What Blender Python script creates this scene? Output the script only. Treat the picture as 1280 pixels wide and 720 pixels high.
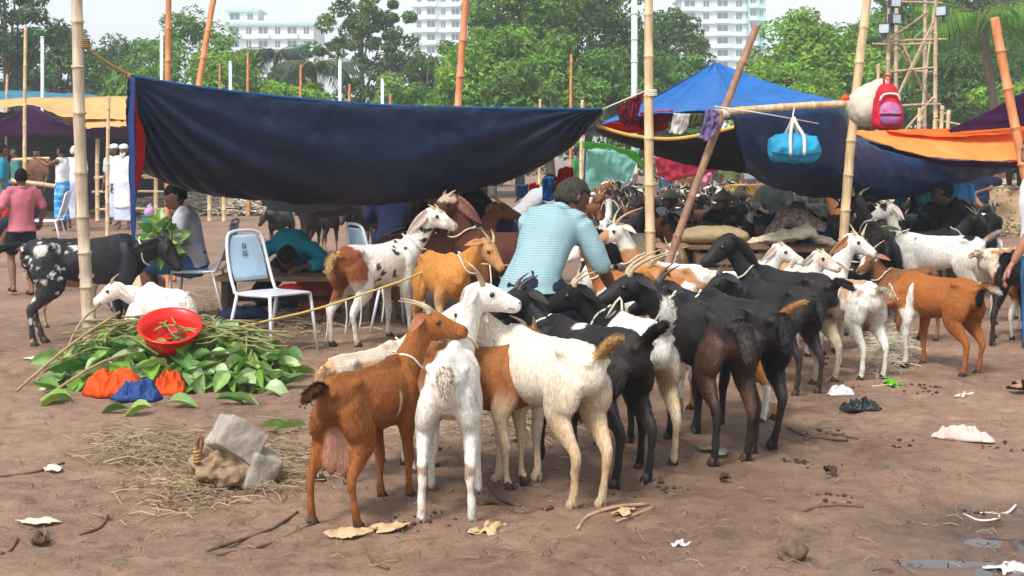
import bpy, bmesh, math, random
import numpy as np
from mathutils import Vector, Matrix
R = math.radians
SC = bpy.context.scene
for o in list(bpy.data.objects): bpy.data.objects.remove(o)
COL = SC.collection
# ------------------------------------------------------------------ camera
F, H, YH = 1700.0, 1.45, 197.0            # focal length in photo pixels, eye height, horizon row
cam = bpy.data.cameras.new('camera'); camo = bpy.data.objects.new('camera', cam); COL.objects.link(camo)
cam.sensor_width = 36; cam.sensor_fit = 'HORIZONTAL'; cam.lens = 36*F/1280
cam.shift_y = -(360-YH)/1280; cam.clip_start = .1; cam.clip_end = 3000
camo.location = (0, 0, H); camo.rotation_euler = (R(90), 0, 0); SC.camera = camo
SC.render.resolution_x = 1024; SC.render.resolution_y = 576
# ------------------------------------------------------------------ sky and sun (bright overcast)
SUN_EL, SUN_AZ = R(52), R(-148)           # azimuth measured from +Y (view direction) clockwise
w = bpy.data.worlds.new('World'); SC.world = w; w.use_nodes = True
nt = w.node_tree; bg = nt.nodes['Background']
sky = nt.nodes.new('ShaderNodeTexSky'); sky.sky_type = 'NISHITA'; sky.sun_disc = False
sky.sun_elevation = SUN_EL; sky.sun_rotation = SUN_AZ; sky.dust_density = 1.5; sky.air_density = 1.0; sky.ozone_density = 1.5
hs = nt.nodes.new('ShaderNodeHueSaturation'); hs.inputs['Saturation'].default_value = .22; hs.inputs['Value'].default_value = 1.0
nt.links.new(sky.outputs[0], hs.inputs['Color']); nt.links.new(hs.outputs[0], bg.inputs[0])
bg.inputs[1].default_value = .15
sl = bpy.data.lights.new('sun', 'SUN'); so = bpy.data.objects.new('sun', sl); COL.objects.link(so)
sl.energy = 2.4; sl.angle = R(16); sl.color = (1, .95, .87)
sd = Vector((math.sin(SUN_AZ)*math.cos(SUN_EL), math.cos(SUN_AZ)*math.cos(SUN_EL), math.sin(SUN_EL)))
so.rotation_euler = sd.to_track_quat('Z', 'Y').to_euler()
SC.view_settings.view_transform = 'Standard'; SC.view_settings.look = 'None'
SC.view_settings.exposure = 0.85; SC.view_settings.gamma = 1
# ------------------------------------------------------------------ layout helpers
def P(px, py, Y): return Vector(((px-640)/F*Y, Y, H-(py-YH)/F*Y))
def GY(py): return F*H/(py-YH)
def G(px, py): Y = GY(py); return Vector(((px-640)/F*Y, Y, 0))
def GP(px, Y): return Vector(((px-640)/F*Y, Y, 0))
rnd = random.Random(7)
# ------------------------------------------------------------------ numpy noise
def vnoise(p, sc=1., seed=0):
    p = np.asarray(p, float)*sc+seed*17.31+100
    i = np.floor(p).astype(np.int64); f = p-i; f = f*f*(3-2*f)
    def h(a, b, c):
        n = (a*73856093) ^ (b*19349663) ^ (c*83492791) ^ (seed*2654435)
        n = (n ^ (n >> 13))*1274126177 & 0x7fffffff
        n = (n ^ (n >> 16)) & 0xffff
        return n/65535.
    r = 0
    for a in (0, 1):
        for b in (0, 1):
            for c in (0, 1):
                wgt = (f[:, 0] if a else 1-f[:, 0])*(f[:, 1] if b else 1-f[:, 1])*(f[:, 2] if c else 1-f[:, 2])
                r = r+wgt*h(i[:, 0]+a, i[:, 1]+b, i[:, 2]+c)
    return r
def fbm(p, sc, seed=0, o=3): return sum(vnoise(p, sc*2**k, seed+k)*.5**k for k in range(o))/sum(.5**k for k in range(o))
# ------------------------------------------------------------------ object helpers
def tag(o, label=None, cat=None, group=None, kind=None):
    if label: o['label'] = label
    if cat: o['category'] = cat
    if group: o['group'] = group
    if kind: o['kind'] = kind
    return o
def empty(name, loc=(0, 0, 0), rz=0):
    o = bpy.data.objects.new(name, None); o.empty_display_size = .1; COL.objects.link(o)
    o.location = loc; o.rotation_euler = (0, 0, rz); return o
def link(name, me, mat=None, parent=None, loc=None, rz=None):
    o = bpy.data.objects.new(name, me); COL.objects.link(o)
    if mat is not None and not me.materials:
        for m in (mat if isinstance(mat, (list, tuple)) else [mat]): me.materials.append(m)
    if parent is not None: o.parent = parent
    if loc is not None: o.location = loc
    if rz is not None: o.rotation_euler = (0, 0, rz)
    return o
def smooth(me, s=True): me.polygons.foreach_set('use_smooth', [s]*len(me.polygons)); return me
def npmesh(name, V, Fc, col=None, sm=True):
    V = np.asarray(V, np.float32); Fc = np.asarray(Fc, np.int32)
    me = bpy.data.meshes.new(name); k = Fc.shape[1]
    me.vertices.add(len(V)); me.vertices.foreach_set('co', V.ravel())
    me.loops.add(Fc.size); me.loops.foreach_set('vertex_index', Fc.ravel())
    me.polygons.add(len(Fc)); me.polygons.foreach_set('loop_start', np.arange(0, Fc.size, k, dtype=np.int32))
    me.polygons.foreach_set('loop_total', np.full(len(Fc), k, np.int32))
    me.update(calc_edges=True)
    if col is not None: setcol(me, col)
    smooth(me, sm); return me
def setcol(me, c, name='Col'):
    c = np.asarray(c, np.float32)
    if c.shape[1] == 3: c = np.c_[c, np.ones(len(c), np.float32)]
    a = me.color_attributes.new(name, 'FLOAT_COLOR', 'POINT'); a.data.foreach_set('color', c.ravel().astype(np.float32))
def spline(pts, k=4):
    pts = np.asarray(pts, float)
    if len(pts) < 3: 
        t = np.linspace(0, 1, k+1)[:, None]; return pts[0]*(1-t)+pts[1]*t
    q = np.vstack([2*pts[0]-pts[1], pts, 2*pts[-1]-pts[-2]]); out = []
    for i in range(1, len(q)-2):
        for j in range(k):
            t = j/k; a, b, c, d = q[i-1:i+3]
            out.append(.5*((2*b)+(-a+c)*t+(2*a-5*b+4*c-d)*t*t+(-a+3*b-3*c+d)*t**3))
    out.append(pts[-1]); return np.array(out)
class Blob:
    """collects tubes / shells; build() -> one mesh"""
    def __init__(s): s.V = []; s.F = []; s.seg = []; s.n = 0; s.C = []
    def raw(s, V, Fc, col=None):
        V = np.asarray(V, float); s.V.append(V); s.F += [tuple(int(i)+s.n for i in f) for f in Fc]; s.n += len(V)
        s.C.append(np.tile(np.array(col if col is not None else (1, 1, 1), float), (len(V), 1)))
    def tube(s, pts, rad, n=10, up=(0, 0, 1), k=1, part='', cap=True, col=None):
        pts = np.asarray(pts, float); rad = np.array([(r, r) if np.isscalar(r) else r for r in rad], float)
        if k > 1: pr = spline(np.c_[pts, rad], k); pts, rad = pr[:, :3], np.maximum(pr[:, 3:], 1e-4)
        m = len(pts); T = np.gradient(pts, axis=0); T /= np.linalg.norm(T, axis=1)[:, None]+1e-12
        up = np.asarray(up, float); S = np.cross(up, T); l = np.linalg.norm(S, axis=1)
        S[l < 1e-3] = np.cross(np.array((.3, .9, .2)), T[l < 1e-3]); S /= np.linalg.norm(S, axis=1)[:, None]+1e-12
        U = np.cross(T, S); a = np.arange(n)*2*math.pi/n
        V = (pts[:, None]+S[:, None]*(np.cos(a)[None, :, None]*rad[:, 0, None, None])+U[:, None]*(np.sin(a)[None, :, None]*rad[:, 1, None, None])).reshape(-1, 3)
        Fc = [(i*n+j, i*n+(j+1) % n, (i+1)*n+(j+1) % n, (i+1)*n+j) for i in range(m-1) for j in range(n)]
        if cap:
            Fc += [tuple(range(n-1, -1, -1)), tuple((m-1)*n+j for j in range(n))]
        s.raw(V, Fc, col)
        tt = np.linspace(0, 1, m)
        for i in range(m): s.seg.append((part, tt[i], pts[i], rad[i].mean()))
    def ball(s, c, r, n=8, part='', col=None):
        c = np.asarray(c, float); r = np.array((r, r, r) if np.isscalar(r) else r, float); V = []; m = n//2+1
        for i in range(1, m):
            t = math.pi*i/m
            for j in range(n): q = 2*math.pi*j/n; V.append(c+r*np.array((math.sin(t)*math.cos(q), math.sin(t)*math.sin(q), math.cos(t))))
        V.append(c+r*np.array((0, 0, 1))); V.append(c-r*np.array((0, 0, 1))); a = len(V)-2
        Fc = [(i*n+j, (i+1)*n+j, (i+1)*n+(j+1) % n, i*n+(j+1) % n) for i in range(m-2) for j in range(n)]
        Fc += [(a, j, (j+1) % n) for j in range(n)]+[(a+1, (m-2)*n+(j+1) % n, (m-2)*n+j) for j in range(n)]
        s.raw(V, Fc, col); s.seg.append((part, .5, c, r.mean()))
    def box(s, c, d, rot=None, col=None):
        c = np.asarray(c, float); d = np.asarray(d, float)/2
        V = np.array([(x, y, z) for x in (-1, 1) for y in (-1, 1) for z in (-1, 1)])*d
        if rot is not None: V = V@np.array(rot.to_3x3() if hasattr(rot, 'to_3x3') else rot).T
        s.raw(V+c, [(0, 1, 3, 2), (4, 6, 7, 5), (0, 4, 5, 1), (2, 3, 7, 6), (0, 2, 6, 4), (1, 5, 7, 3)], col)
    def mesh(s, name='m', sm=True, colors=False):
        me = bpy.data.meshes.new(name); me.from_pydata(np.vstack(s.V).tolist(), [], s.F); me.update()
        if colors: setcol(me, np.vstack(s.C))
        smooth(me, sm); return me
    def remesh(s, name, voxel, it=4, fac=.5):
        me = s.mesh('tmp'); o = bpy.data.objects.new('tmp', me); COL.objects.link(o)
        m = o.modifiers.new('r', 'REMESH'); m.mode = 'VOXEL'; m.voxel_size = voxel; m.adaptivity = 0
        m2 = o.modifiers.new('s', 'SMOOTH'); m2.factor = fac; m2.iterations = it
        dg = bpy.context.evaluated_depsgraph_get(); dg.update()
        out = bpy.data.meshes.new_from_object(o.evaluated_get(dg)); out.name = name
        bpy.data.objects.remove(o); bpy.data.meshes.remove(me); smooth(out); return out
    def label(s, co):
        """nearest tube sample of every vertex -> part names, t"""
        C = np.array([q[2] for q in s.seg]); rr = np.array([q[3] for q in s.seg])
        idx = np.empty(len(co), int)
        for a in range(0, len(co), 2000):
            d = np.linalg.norm(co[a:a+2000, None]-C[None], axis=2)-rr; idx[a:a+2000] = d.argmin(1)
        pn = np.array([q[0] for q in s.seg]); pt = np.array([q[1] for q in s.seg])
        return pn[idx], pt[idx]
def coords(me): a = np.empty(len(me.vertices)*3, np.float32); me.vertices.foreach_get('co', a); return a.reshape(-1, 3).astype(float)
def normals(me): a = np.empty(len(me.vertices)*3, np.float32); me.vertex_normals.foreach_get('vector', a); return a.reshape(-1, 3).astype(float)
def setco(me, co): me.vertices.foreach_set('co', np.asarray(co, np.float32).ravel()); me.update()
def joinmesh(name, parts):
    """parts: list of (mesh, colour array or None). concatenates into a new mesh with Col"""
    V = []; Fv = []; C = []; n = 0
    for me, c in parts:
        co = coords(me); V.append(co); C.append(c if c is not None else np.ones((len(co), 3)))
        Fv += [tuple(v+n for v in p.vertices) for p in me.polygons]; n += len(co)
    out = bpy.data.meshes.new(name); out.from_pydata(np.vstack(V).tolist(), [], Fv); out.update(); setcol(out, np.vstack(C)); smooth(out)
    return out
# ------------------------------------------------------------------ materials
MATS = {}
def nodemat(name):
    m = bpy.data.materials.new(name); m.use_nodes = True; t = m.node_tree; b = t.nodes['Principled BSDF']; return m, t, b
def N(t, ty, **kw):
    n = t.nodes.new(ty)
    for k, v in kw.items():
        if k in n.inputs.keys(): n.inputs[k].default_value = v
        else: setattr(n, k, v)
    return n
def mat(name, col, rough=.6, var=.15, scale=8, bump=.0, bscale=60, metal=0, spec=.5, transl=0, stretch=None, col2=None, attr=None, sheen=0):
    """general procedural material: base colour varied by noise (object space), optional bump, translucency"""
    if name in MATS: return MATS[name]
    m, t, b = nodemat(name); L = t.links
    tc = N(t, 'ShaderNodeTexCoord'); src = tc.outputs['Object']
    if stretch:
        mp = N(t, 'ShaderNodeMapping'); mp.inputs['Scale'].default_value = stretch; L.new(src, mp.inputs[0]); src = mp.outputs[0]
    nz = N(t, 'ShaderNodeTexNoise', Scale=scale, Detail=6.0, Roughness=.6); L.new(src, nz.inputs['Vector'])
    rp = N(t, 'ShaderNodeMapRange'); rp.inputs[1].default_value = .3; rp.inputs[2].default_value = .7
    L.new(nz.outputs[0], rp.inputs[0])
    mx = N(t, 'ShaderNodeMix', data_type='RGBA'); L.new(rp.outputs[0], mx.inputs[0])
    c = np.array(col[:3], float); c2 = np.array(col2[:3], float) if col2 is not None else c*(1+var)
    c1 = c if col2 is not None else c*(1-var)
    if attr:
        at = N(t, 'ShaderNodeAttribute', attribute_name=attr)
        sc = N(t, 'ShaderNodeMapRange'); sc.inputs[1].default_value = .25; sc.inputs[2].default_value = .75
        sc.inputs[3].default_value = 1-var; sc.inputs[4].default_value = 1+var; L.new(nz.outputs[0], sc.inputs[0])
        vm = N(t, 'ShaderNodeVectorMath', operation='SCALE'); L.new(at.outputs['Color'], vm.inputs[0]); L.new(sc.outputs[0], vm.inputs['Scale'])
        out = vm.outputs[0]
    else:
        mx.inputs[6].default_value = (*c1, 1); mx.inputs[7].default_value = (*c2, 1); out = mx.outputs[2]
    L.new(out, b.inputs['Base Color']); b.inputs['Roughness'].default_value = rough; b.inputs['Metallic'].default_value = metal
    b.inputs['Specular IOR Level'].default_value = spec
    if sheen: b.inputs['Sheen Weight'].default_value = sheen
    if bump:
        n2 = N(t, 'ShaderNodeTexNoise', Scale=bscale, Detail=4.0); L.new(src, n2.inputs['Vector'])
        bp = N(t, 'ShaderNodeBump', Strength=bump, Distance=.01); L.new(n2.outputs[0], bp.inputs['Height']); L.new(bp.outputs[0], b.inputs['Normal'])
    if transl:
        tr = N(t, 'ShaderNodeBsdfTranslucent'); L.new(out, tr.inputs[0]); ms = N(t, 'ShaderNodeMixShader', Fac=transl)
        L.new(b.outputs[0], ms.inputs[1]); L.new(tr.outputs[0], ms.inputs[2]); L.new(ms.outputs[0], t.nodes['Material Output'].inputs[0])
    MATS[name] = m; return m
def S(r, g, b):
    f = lambda v: (v/255/12.92 if v <= 10 else ((v/255+.055)/1.055)**2.4)
    return (f(r), f(g), f(b))
# ================================================================== goats
COAT = mat('coat', (1, 1, 1), rough=.8, var=.42, scale=150, bump=.55, bscale=150, attr='Col', stretch=(1, 1, .2), spec=.2)
COATB = mat('coat_dark', (1, 1, 1), rough=.55, var=.5, scale=150, bump=.5, bscale=150, attr='Col', stretch=(1, 1, .2), spec=.28)
HORN = mat('horn_keratin', S(168, 150, 120), rough=.5, var=.35, scale=30, stretch=(1, 1, 4))
HORND = mat('horn_dark', S(70, 62, 55), rough=.5, var=.35, scale=30)
EYE = mat('animal_eye', (.02, .012, .005), rough=.12, var=.3)
ROPEW = mat('white_rope', S(205, 198, 180), rough=.9, var=.25, scale=120)
BLK = (.0065, .0065, .008); BRN = (.25, .085, .022); CRM = (.6, .52, .41); WHT = (.67, .64, .58); TAN = (.48, .3, .13); DBR = (.07, .028, .014); ORG = (.42, .17, .04)
class Ctx:
    def __init__(s, co, part, t): s.x, s.y, s.z = co.T; s.co = co; s.part = part; s.t = t
    def ell(s, c, r, rough=.35, seed=0):
        d = np.sqrt(sum(((s.co[:, i]-c[i])/r[i])**2 for i in range(3)))
        return np.clip((1-(d+rough*(fbm(s.co, 14, seed)-.5)*2))*9, 0, 1)
    def p(s, *names): return np.isin(s.part, names).astype(float)
    def spots(s, sc, thr, seed=0, w=30): return np.clip((vnoise(s.co, sc, seed)-thr)*w, 0, 1)
    def zr(s, a, b): return np.clip((s.z-a)/(b-a), 0, 1)
def earmesh(L, W, droop):
    """leaf shaped ear: x = along, y = across, cupped, with thickness"""
    bm = Blob(); n = 7; V = []
    for side in (0, 1):
        for i in range(n):
            u = i/(n-1); wd = W*math.sin(math.pi*(.12+.86*u))**.8*(1.15-.4*u)
            for v in (-1, -.5, 0, .5, 1):
                V.append((u*L, v*wd/2, -droop*u*u*L+abs(v)*.25*wd*(1-u*.5)*(1 if side == 0 else .9)-(.004 if side else 0)))
    F0 = []
    for i in range(n-1):
        for j in range(4):
            a = i*5+j; F0.append((a, a+1, a+6, a+5)); b = a+n*5; F0.append((b, b+5, b+6, b+1))
    m = n*5
    for i in range(n-1): F0 += [(i*5, i*5+5, m+i*5+5, m+i*5), (i*5+4, m+i*5+4, m+i*5+9, i*5+9)]
    return V, F0
def make_goat(spec, voxel=.011, fur=0, simple=False, name='goat'):
    """spec (unit goat: withers .64 m, +X forward). returns root object"""
    s = spec.get('s', 1.); g = spec.get; b = Blob()
    fat = g('fat', 1.); arch = g('arch', 0.)
    # torso: x, z, half height, half width
    T = [(-.375, .555, .03, .026), (-.355, .552, .066, .05), (-.31, .542, .093, .073), (-.24, .533, .106, .09), (-.14, .517, .116*fat, .102*fat), (-.03, .502, .134*fat, .122*fat),
         (.08, .494, .143*fat, .127*fat), (.18, .493, .143, .11), (.27, .5, .13, .088), (.33, .512, .1, .07), (.375, .525, .055, .04)]
    b.tube([(x, 0, z+arch*math.cos(x*4)) for x, z, _, _ in T], [(w_*.93, h_) for _, _, h_, w_ in T], n=18, k=2, part='body')
    # spine ridge and hip bones
    b.tube([(-.34, 0, .605), (-.27, 0, .632), (-.1, 0, .628), (.1, 0, .63), (.22, 0, .645), (.3, 0, .625)], [.02, .024, .022, .022, .03, .03], n=8, k=2, part='body')
    for sy in (-1, 1): b.ball((-.205, sy*.07, .612), (.04, .026, .022), part='body'); b.ball((-.355, sy*.04, .582), (.024, .018, .022), part='body'); b.tube([(.24, sy*.05, .62), (.255, sy*.083, .54), (.3, sy*.078, .47)], [.022, .03, .03], k=2, part='body')
    hb = np.array(g('head', (.50, 0, .80))); hd = np.array(g('look', (1, 0, -.35)), float); hd /= np.linalg.norm(hd)
    b0 = np.array((.27, 0, .535)); mid = (b0+hb)/2+np.array(g('nbend', (.02, 0, -.015)))
    b.tube([b0+(-.06, 0, -.01), b0, mid*.55+b0*.45, mid*.5+hb*.5, hb+hd*.01], [(.075, .12), (.073, .115), (.055, .086), (.044, .064), (.044, .058)], n=14, k=3, part='neck', up=(0, 0, 1))
    up = np.array((0, 0, 1.)); sd_ = np.cross(up, hd); sd_ /= np.linalg.norm(sd_)+1e-9; hu = np.cross(hd, sd_)
    hs_ = g('hs', 1.)
    HP = [(-.04, .0, .042, .045), (0, .004, .053, .062), (.045, .004, .055, .066), (.09, -.004, .048, .058), (.13, -.012, .037, .047), (.17, -.018, .031, .039), (.2, -.021, .029, .033), (.217, -.022, .018, .02)]
    b.tube([hb+hd*a*hs_+hu*o*hs_ for a, o, _, _ in HP], [(w_*hs_, h_*hs_) for _, _, w_, h_ in HP], n=14, k=2, up=hu, part='head')
    for q in (-1, 1): b.ball(hb+(hd*.07+sd_*q*.042+hu*.032)*hs_, .02*hs_, part='head')       # brow
    feet = g('feet', [(0, 0)]*4)
    for i, sy in ((0, 1), (1, -1)):
        fx, fy = feet[i]; o = lambda z: np.array((fx, fy, 0))*(1-z/.5)
        pts = [(-.25, sy*.055, .53), (-.225, sy*.075, .45), (-.20, sy*.088, .375), (-.262, sy*.088, .29), (-.318, sy*.084, .225), (-.312, sy*.084, .14), (-.302, sy*.084, .065), (-.288, sy*.084, .02)]
        pts = [np.array(p_)+o(p_[2]) for p_ in pts]
        b.tube(pts, [(.046, .09), (.05, .106), (.042, .086), (.028, .05), (.0225, .031), (.0165, .0195), (.0185, .0215), (.0205, .026)], n=12, k=3, up=(1, 0, 0), part='hind%d' % i)
        b.ball(pts[4]+np.array((-.008, 0, .004)), (.02, .018, .024), part='hind%d' % i)
    for i, sy in ((2, 1), (3, -1)):
        fx, fy = feet[i]; o = lambda z: np.array((fx, fy, 0))*(1-z/.5)
        pts = [(.265, sy*.06, .54), (.25, sy*.075, .45), (.215, sy*.082, .36), (.222, sy*.08, .28), (.235, sy*.078, .205), (.232, sy*.078, .13), (.232, sy*.078, .065), (.246, sy*.078, .02)]
        pts = [np.array(p_)+o(p_[2]) for p_ in pts]
        b.tube(pts, [(.036, .07), (.042, .073), (.036, .052), (.027, .033), (.0255, .027), (.0165, .0185), (.0185, .021), (.0205, .026)], n=12, k=3, up=(1, 0, 0), part='fore%d' % (i-2))
        b.ball(pts[4]+np.array((.006, 0, 0)), (.022, .021, .028), part='fore%d' % (i-2))
    if g('lying'):      # folded legs: squash everything below the chest sideways
        pass
    if g('udder'):
        for sy in (-1, 1):
            b.tube([(-.23, sy*.022, .44), (-.25, sy*.026, .34), (-.25, sy*.032, .25), (-.252, sy*.036, .215)], [.034, .04, .03, .011], n=10, k=3, part='udder')
    if g('beard'): b.tube([hb+hd*.12*hs_-hu*.05*hs_, hb+hd*.11*hs_-hu*.1*hs_, hb+hd*.10*hs_-hu*.15*hs_], [(.016, .02), (.014, .018), (.004, .004)], k=2, part='beard')
    tl = g('tail', 'down')
    tp = {'up': [(-.35, 0, .60), (-.39, 0, .645), (-.405, 0, .70), (-.395, 0, .76)], 'back': [(-.35, 0, .60), (-.41, 0, .615), (-.47, 0, .60), (-.52, 0, .575)],
          'down': [(-.35, 0, .60), (-.40, 0, .59), (-.425, 0, .53), (-.43, 0, .46)], 'curl': [(-.35, 0, .6), (-.385, 0, .628), (-.405, 0, .60), (-.395, 0, .52)], 'raised': [(-.35, 0, .6), (-.40, 0, .635), (-.46, 0, .675), (-.51, 0, .70)]}[tl]
    b.tube(tp, [(.026, .022), (.03, .024), (.034, .02), (.012, .01)], n=10, k=3, up=(1, 0, .3), part='tail')
    me = b.remesh('goat_body', voxel, it=3)
    co = coords(me); pn, pt = b.label(co); c = Ctx(co, pn, pt)
    rgb = np.tile(np.array(g('base', BRN), float), (len(co), 1))
    for mk, colr in g('rules', []):
        mk_ = np.clip(mk(c), 0, 1)[:, None]; rgb = rgb*(1-mk_)+np.array(colr)*mk_
    # muzzle tip, dirt on the lower legs
    tip = hb+(hd*.215-hu*.022)*hs_; dk = np.clip(1-np.linalg.norm(co-tip, axis=1)/.026, 0, 1)[:, None]*.6
    rgb = rgb*(1-dk)+np.array(g('nose', (.12, .07, .06)))*dk
    if g('dirt', .5):
        dz = (np.clip((.3-co[:, 2])/.3, 0, 1)*np.clip(fbm(co, 9, 5)*1.6-.2, 0, 1)*g('dirt', .5))[:, None]; rgb = rgb*(1-dz*.75)+np.array((.17, .105, .07))*dz*.75
    # mesh relief: muscle and coat unevenness
    nr = normals(me); rgb = rgb*(.78+.44*fbm(co, 6, 21))[:, None]+(np.clip(fbm(co, 5, 31)-.42, 0, 1)[:, None]*np.array((.035, .02, .013)) if g('dark') else 0)
    co2 = co+nr*((fbm(co, 22, 3)-.5)*.009+(vnoise(co*np.array((60, 60, 12)), 1, 9)-.5)*.003)[:, None]
    for sy in (-1, 1): dd = np.linalg.norm((co-np.array((-.13, sy*.1, .555)))/np.array((.07, .06, .06)), axis=1); co2 -= nr*(np.clip(1-dd, 0, 1)*.016)[:, None]
    if g('ribs') is not None:
        mk = c.p('body')*np.clip(1-np.abs(c.x-.06)/.14, 0, 1)*np.clip(1-np.abs(c.z-.5)/.12, 0, 1); co2 -= nr*(mk*(np.sin(c.x*105)*.5+.5)*.0035*g('ribs'))[:, None]
    if g('lying'):
        z0 = .33; z = co2[:, 2]; low = z < z0
        co2[:, 2] = np.where(low, .03+(z/z0)*.06, .09+(z-z0)*1.0)
        sp = np.clip((z0-z)/z0, 0, 1)*np.isin(pn, ['hind0', 'hind1', 'fore0', 'fore1'])
        co2[:, 1] += np.sign(co2[:, 1])*sp*.1; co2[:, 0] += sp*np.where(co2[:, 0] < 0, .16, .1)
    setco(me, co2)
    if g('lying'): hb = hb-np.array((0, 0, .24)); b0 = b0-np.array((0, 0, .24)); tp = [np.array(q)-np.array((0, 0, .24)) for q in tp]
    parts = [(me, rgb)]
    # hooves: two toes each
    hv = Blob(); hc = []
    bases = [(-.288, .084), (-.288, -.084), (.246, .078), (.246, -.078)]
    if not g('lying'):
        for i, (hx, hy) in enumerate(bases):
            fx, fy = feet[i]
            for q in (-1, 1):
                x0, y0 = hx+fx, hy+fy+q*.0105
                hv.tube([(x0-.012, y0, .038), (x0, y0, .022), (x0+.008, y0+q*.002, .001)], [(.009, .014), (.0115, .021), (.0125, .026)], n=8, up=(1, 0, 0))
        hm = hv.mesh('h'); parts.append((hm, np.tile(np.array(g('hoof', (.05, .038, .03))), (len(hm.vertices), 1))))
    if not simple:
        fb = Blob()
        for q in (-1, 1):
            fb.ball(hb+(hd*.205+sd_*q*.016-hu*.008)*hs_, .0055*hs_, n=6); fb.tube([hb+(hd*.213+sd_*q*.004-hu*.034)*hs_, hb+(hd*.19+sd_*q*.024-hu*.037)*hs_, hb+(hd*.155+sd_*q*.0325-hu*.034)*hs_], [.0018*hs_]*3, n=5, k=3)
        fm_ = fb.mesh('f'); parts.append((fm_, np.tile(np.array((.03, .02, .018)), (len(fm_.vertices), 1))))
    ears = []
    EL = g('ear', .13); ew = g('earw', .05); ang = g('eara', -.2); dr = g('eard', .25)
    V, F0 = earmesh(EL, ew, dr); V = np.array(V)
    for q in (-1, 1):
        ax = sd_*q*math.cos(ang)+hu*math.sin(ang)-hd*.25; ax /= np.linalg.norm(ax); ay = np.cross(hu*(1 if abs(ang) < .9 else .4)+hd*.3, ax); ay /= np.linalg.norm(ay); az = np.cross(ax, ay)
        if az@hu < 0: az = -az
        o0 = hb+(sd_*q*.043+hu*.036-hd*.005)*hs_
        ears.append((V@np.array([ax, ay, az])+o0, [f if q > 0 else f[::-1] for f in F0]))
    horns = []
    hl = g('horn', .1)
    if hl:
        for q in (-1, 1):
            h0 = hb+(hd*.03+sd_*q*.024+hu*.055)*hs_; pts = []
            for u in np.linspace(0, 1, 7):
                pts.append(h0+hl*(hu*(.75*u-.25*u*u*g('hornb', 1.))-hd*(.15*u+.75*u*u*g('hornb', 1.))+sd_*q*(.15*u+g('horns', .25)*u*u)))
            hbm = Blob(); hbm.tube(pts, [.0135*hs_*(1-.92*u)+.001 for u in np.linspace(0, 1, 7)], n=8, k=2, up=sd_); horns.append(hbm)
    if g('rot') is not None:
        pass
    earcol = np.array(g('earcol', g('base', BRN)), float)
    dark = g('dark', False); MT = COATB if dark else COAT
    if fur:
        fur = int(fur*1.35)
        rs = np.random.RandomState(g('seed', 1)); tri = np.array([p.vertices[:3] for p in me.polygons]); A = co2[tri]
        ar = np.linalg.norm(np.cross(A[:, 1]-A[:, 0], A[:, 2]-A[:, 0]), axis=1); isb = np.isin(pn, ['body', 'hind0', 'hind1', 'neck', 'tail', 'beard'])
        wt = ar*(1+6*np.isin(pn, ['tail'])[tri[:, 0]]+1.2*np.isin(pn, ['hind0', 'hind1'])[tri[:, 0]]*(co2[tri[:, 0], 2] > .3)); wt /= wt.sum()
        f = rs.choice(len(tri), fur, p=wt); v = tri[f, 0]; bc = rs.dirichlet((1, 1, 1), fur); p0 = (A[f]*bc[:, :, None]).sum(1)
        nn = nr[v]; d = np.tile(np.array((-.6, 0, -.75)), (fur, 1))+rs.normal(0, .3, (fur, 3)); 
        tm = pn[v] == 'tail'; td = np.array(tp[-1])-np.array(tp[0]); d[tm] = td/np.linalg.norm(td)+rs.normal(0, .3, (tm.sum(), 3))
        d -= nn*(d*nn).sum(1)[:, None]; d /= np.linalg.norm(d, axis=1)[:, None]+1e-9
        ln = rs.uniform(.008, .016, fur)*g('furl', 1.); ln[tm] *= 2.2
        hl_ = np.isin(pn[v], ['hind0', 'hind1']) & (p0[:, 2] > .28); ln[hl_] *= g('haunch', 1.25)
        ln[co2[v, 2] < .25] *= .5; ln[np.isin(pn[v], ['head'])] *= .4
        e = p0+(d+nn*rs.uniform(.1, .45, (fur, 1)))*ln[:, None]; sdv = np.cross(d, nn); wd = (ln*.075+.0005)[:, None]
        FV = np.stack([p0-sdv*wd-nn*.002, p0+sdv*wd-nn*.002, e], 1).reshape(-1, 3); fc = rgb[v]*rs.uniform(.7, 1.22, (fur, 1))+(rs.uniform(0, 1, (fur, 1))**3*np.array((.045, .04, .036)) if g('dark') else 0)
        fm = npmesh('f', FV, np.arange(fur*3).reshape(-1, 3)); parts.append((fm, np.repeat(fc, 3, 0)))
    if simple:
        for V_, F_ in ears:
            eb = Blob(); eb.raw(V_, F_); em = eb.mesh('e'); parts.append((em, np.tile(earcol, (len(V_), 1))))
        for hbm in horns:
            em = hbm.mesh('h'); parts.append((em, np.tile(np.array(HORNC if not g('hornd') else (.05, .04, .035)), (len(em.vertices), 1))))
    out = joinmesh('goat_body', parts)
    root = link(name, out, MT)
    for me_, _ in parts: bpy.data.meshes.remove(me_)
    root.scale = (s, s, s)
    if not simple:
        for V_, F_ in ears:
            eb = Blob(); eb.raw(V_, F_); em = eb.mesh('ear'); 
            cc = np.tile(earcol, (len(V_), 1)); cc[:len(V_)//2] = cc[:len(V_)//2]*.55+np.array(g('earin', (.05, .035, .035) if g('dark') else (.42, .2, .15)))*.45; setcol(em, cc); link('ear', em, MT, root)
        for hbm in horns: link('horn', hbm.mesh('horn'), HORND if g('hornd') else HORN, root)
        for q in (-1, 1):
            eb = Blob(); eb.ball(hb+(hd*.075+sd_*q*.0475+hu*.021)*hs_, .0135*hs_, n=10); link('eye', eb.mesh('eye'), EYE, root)
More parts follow.
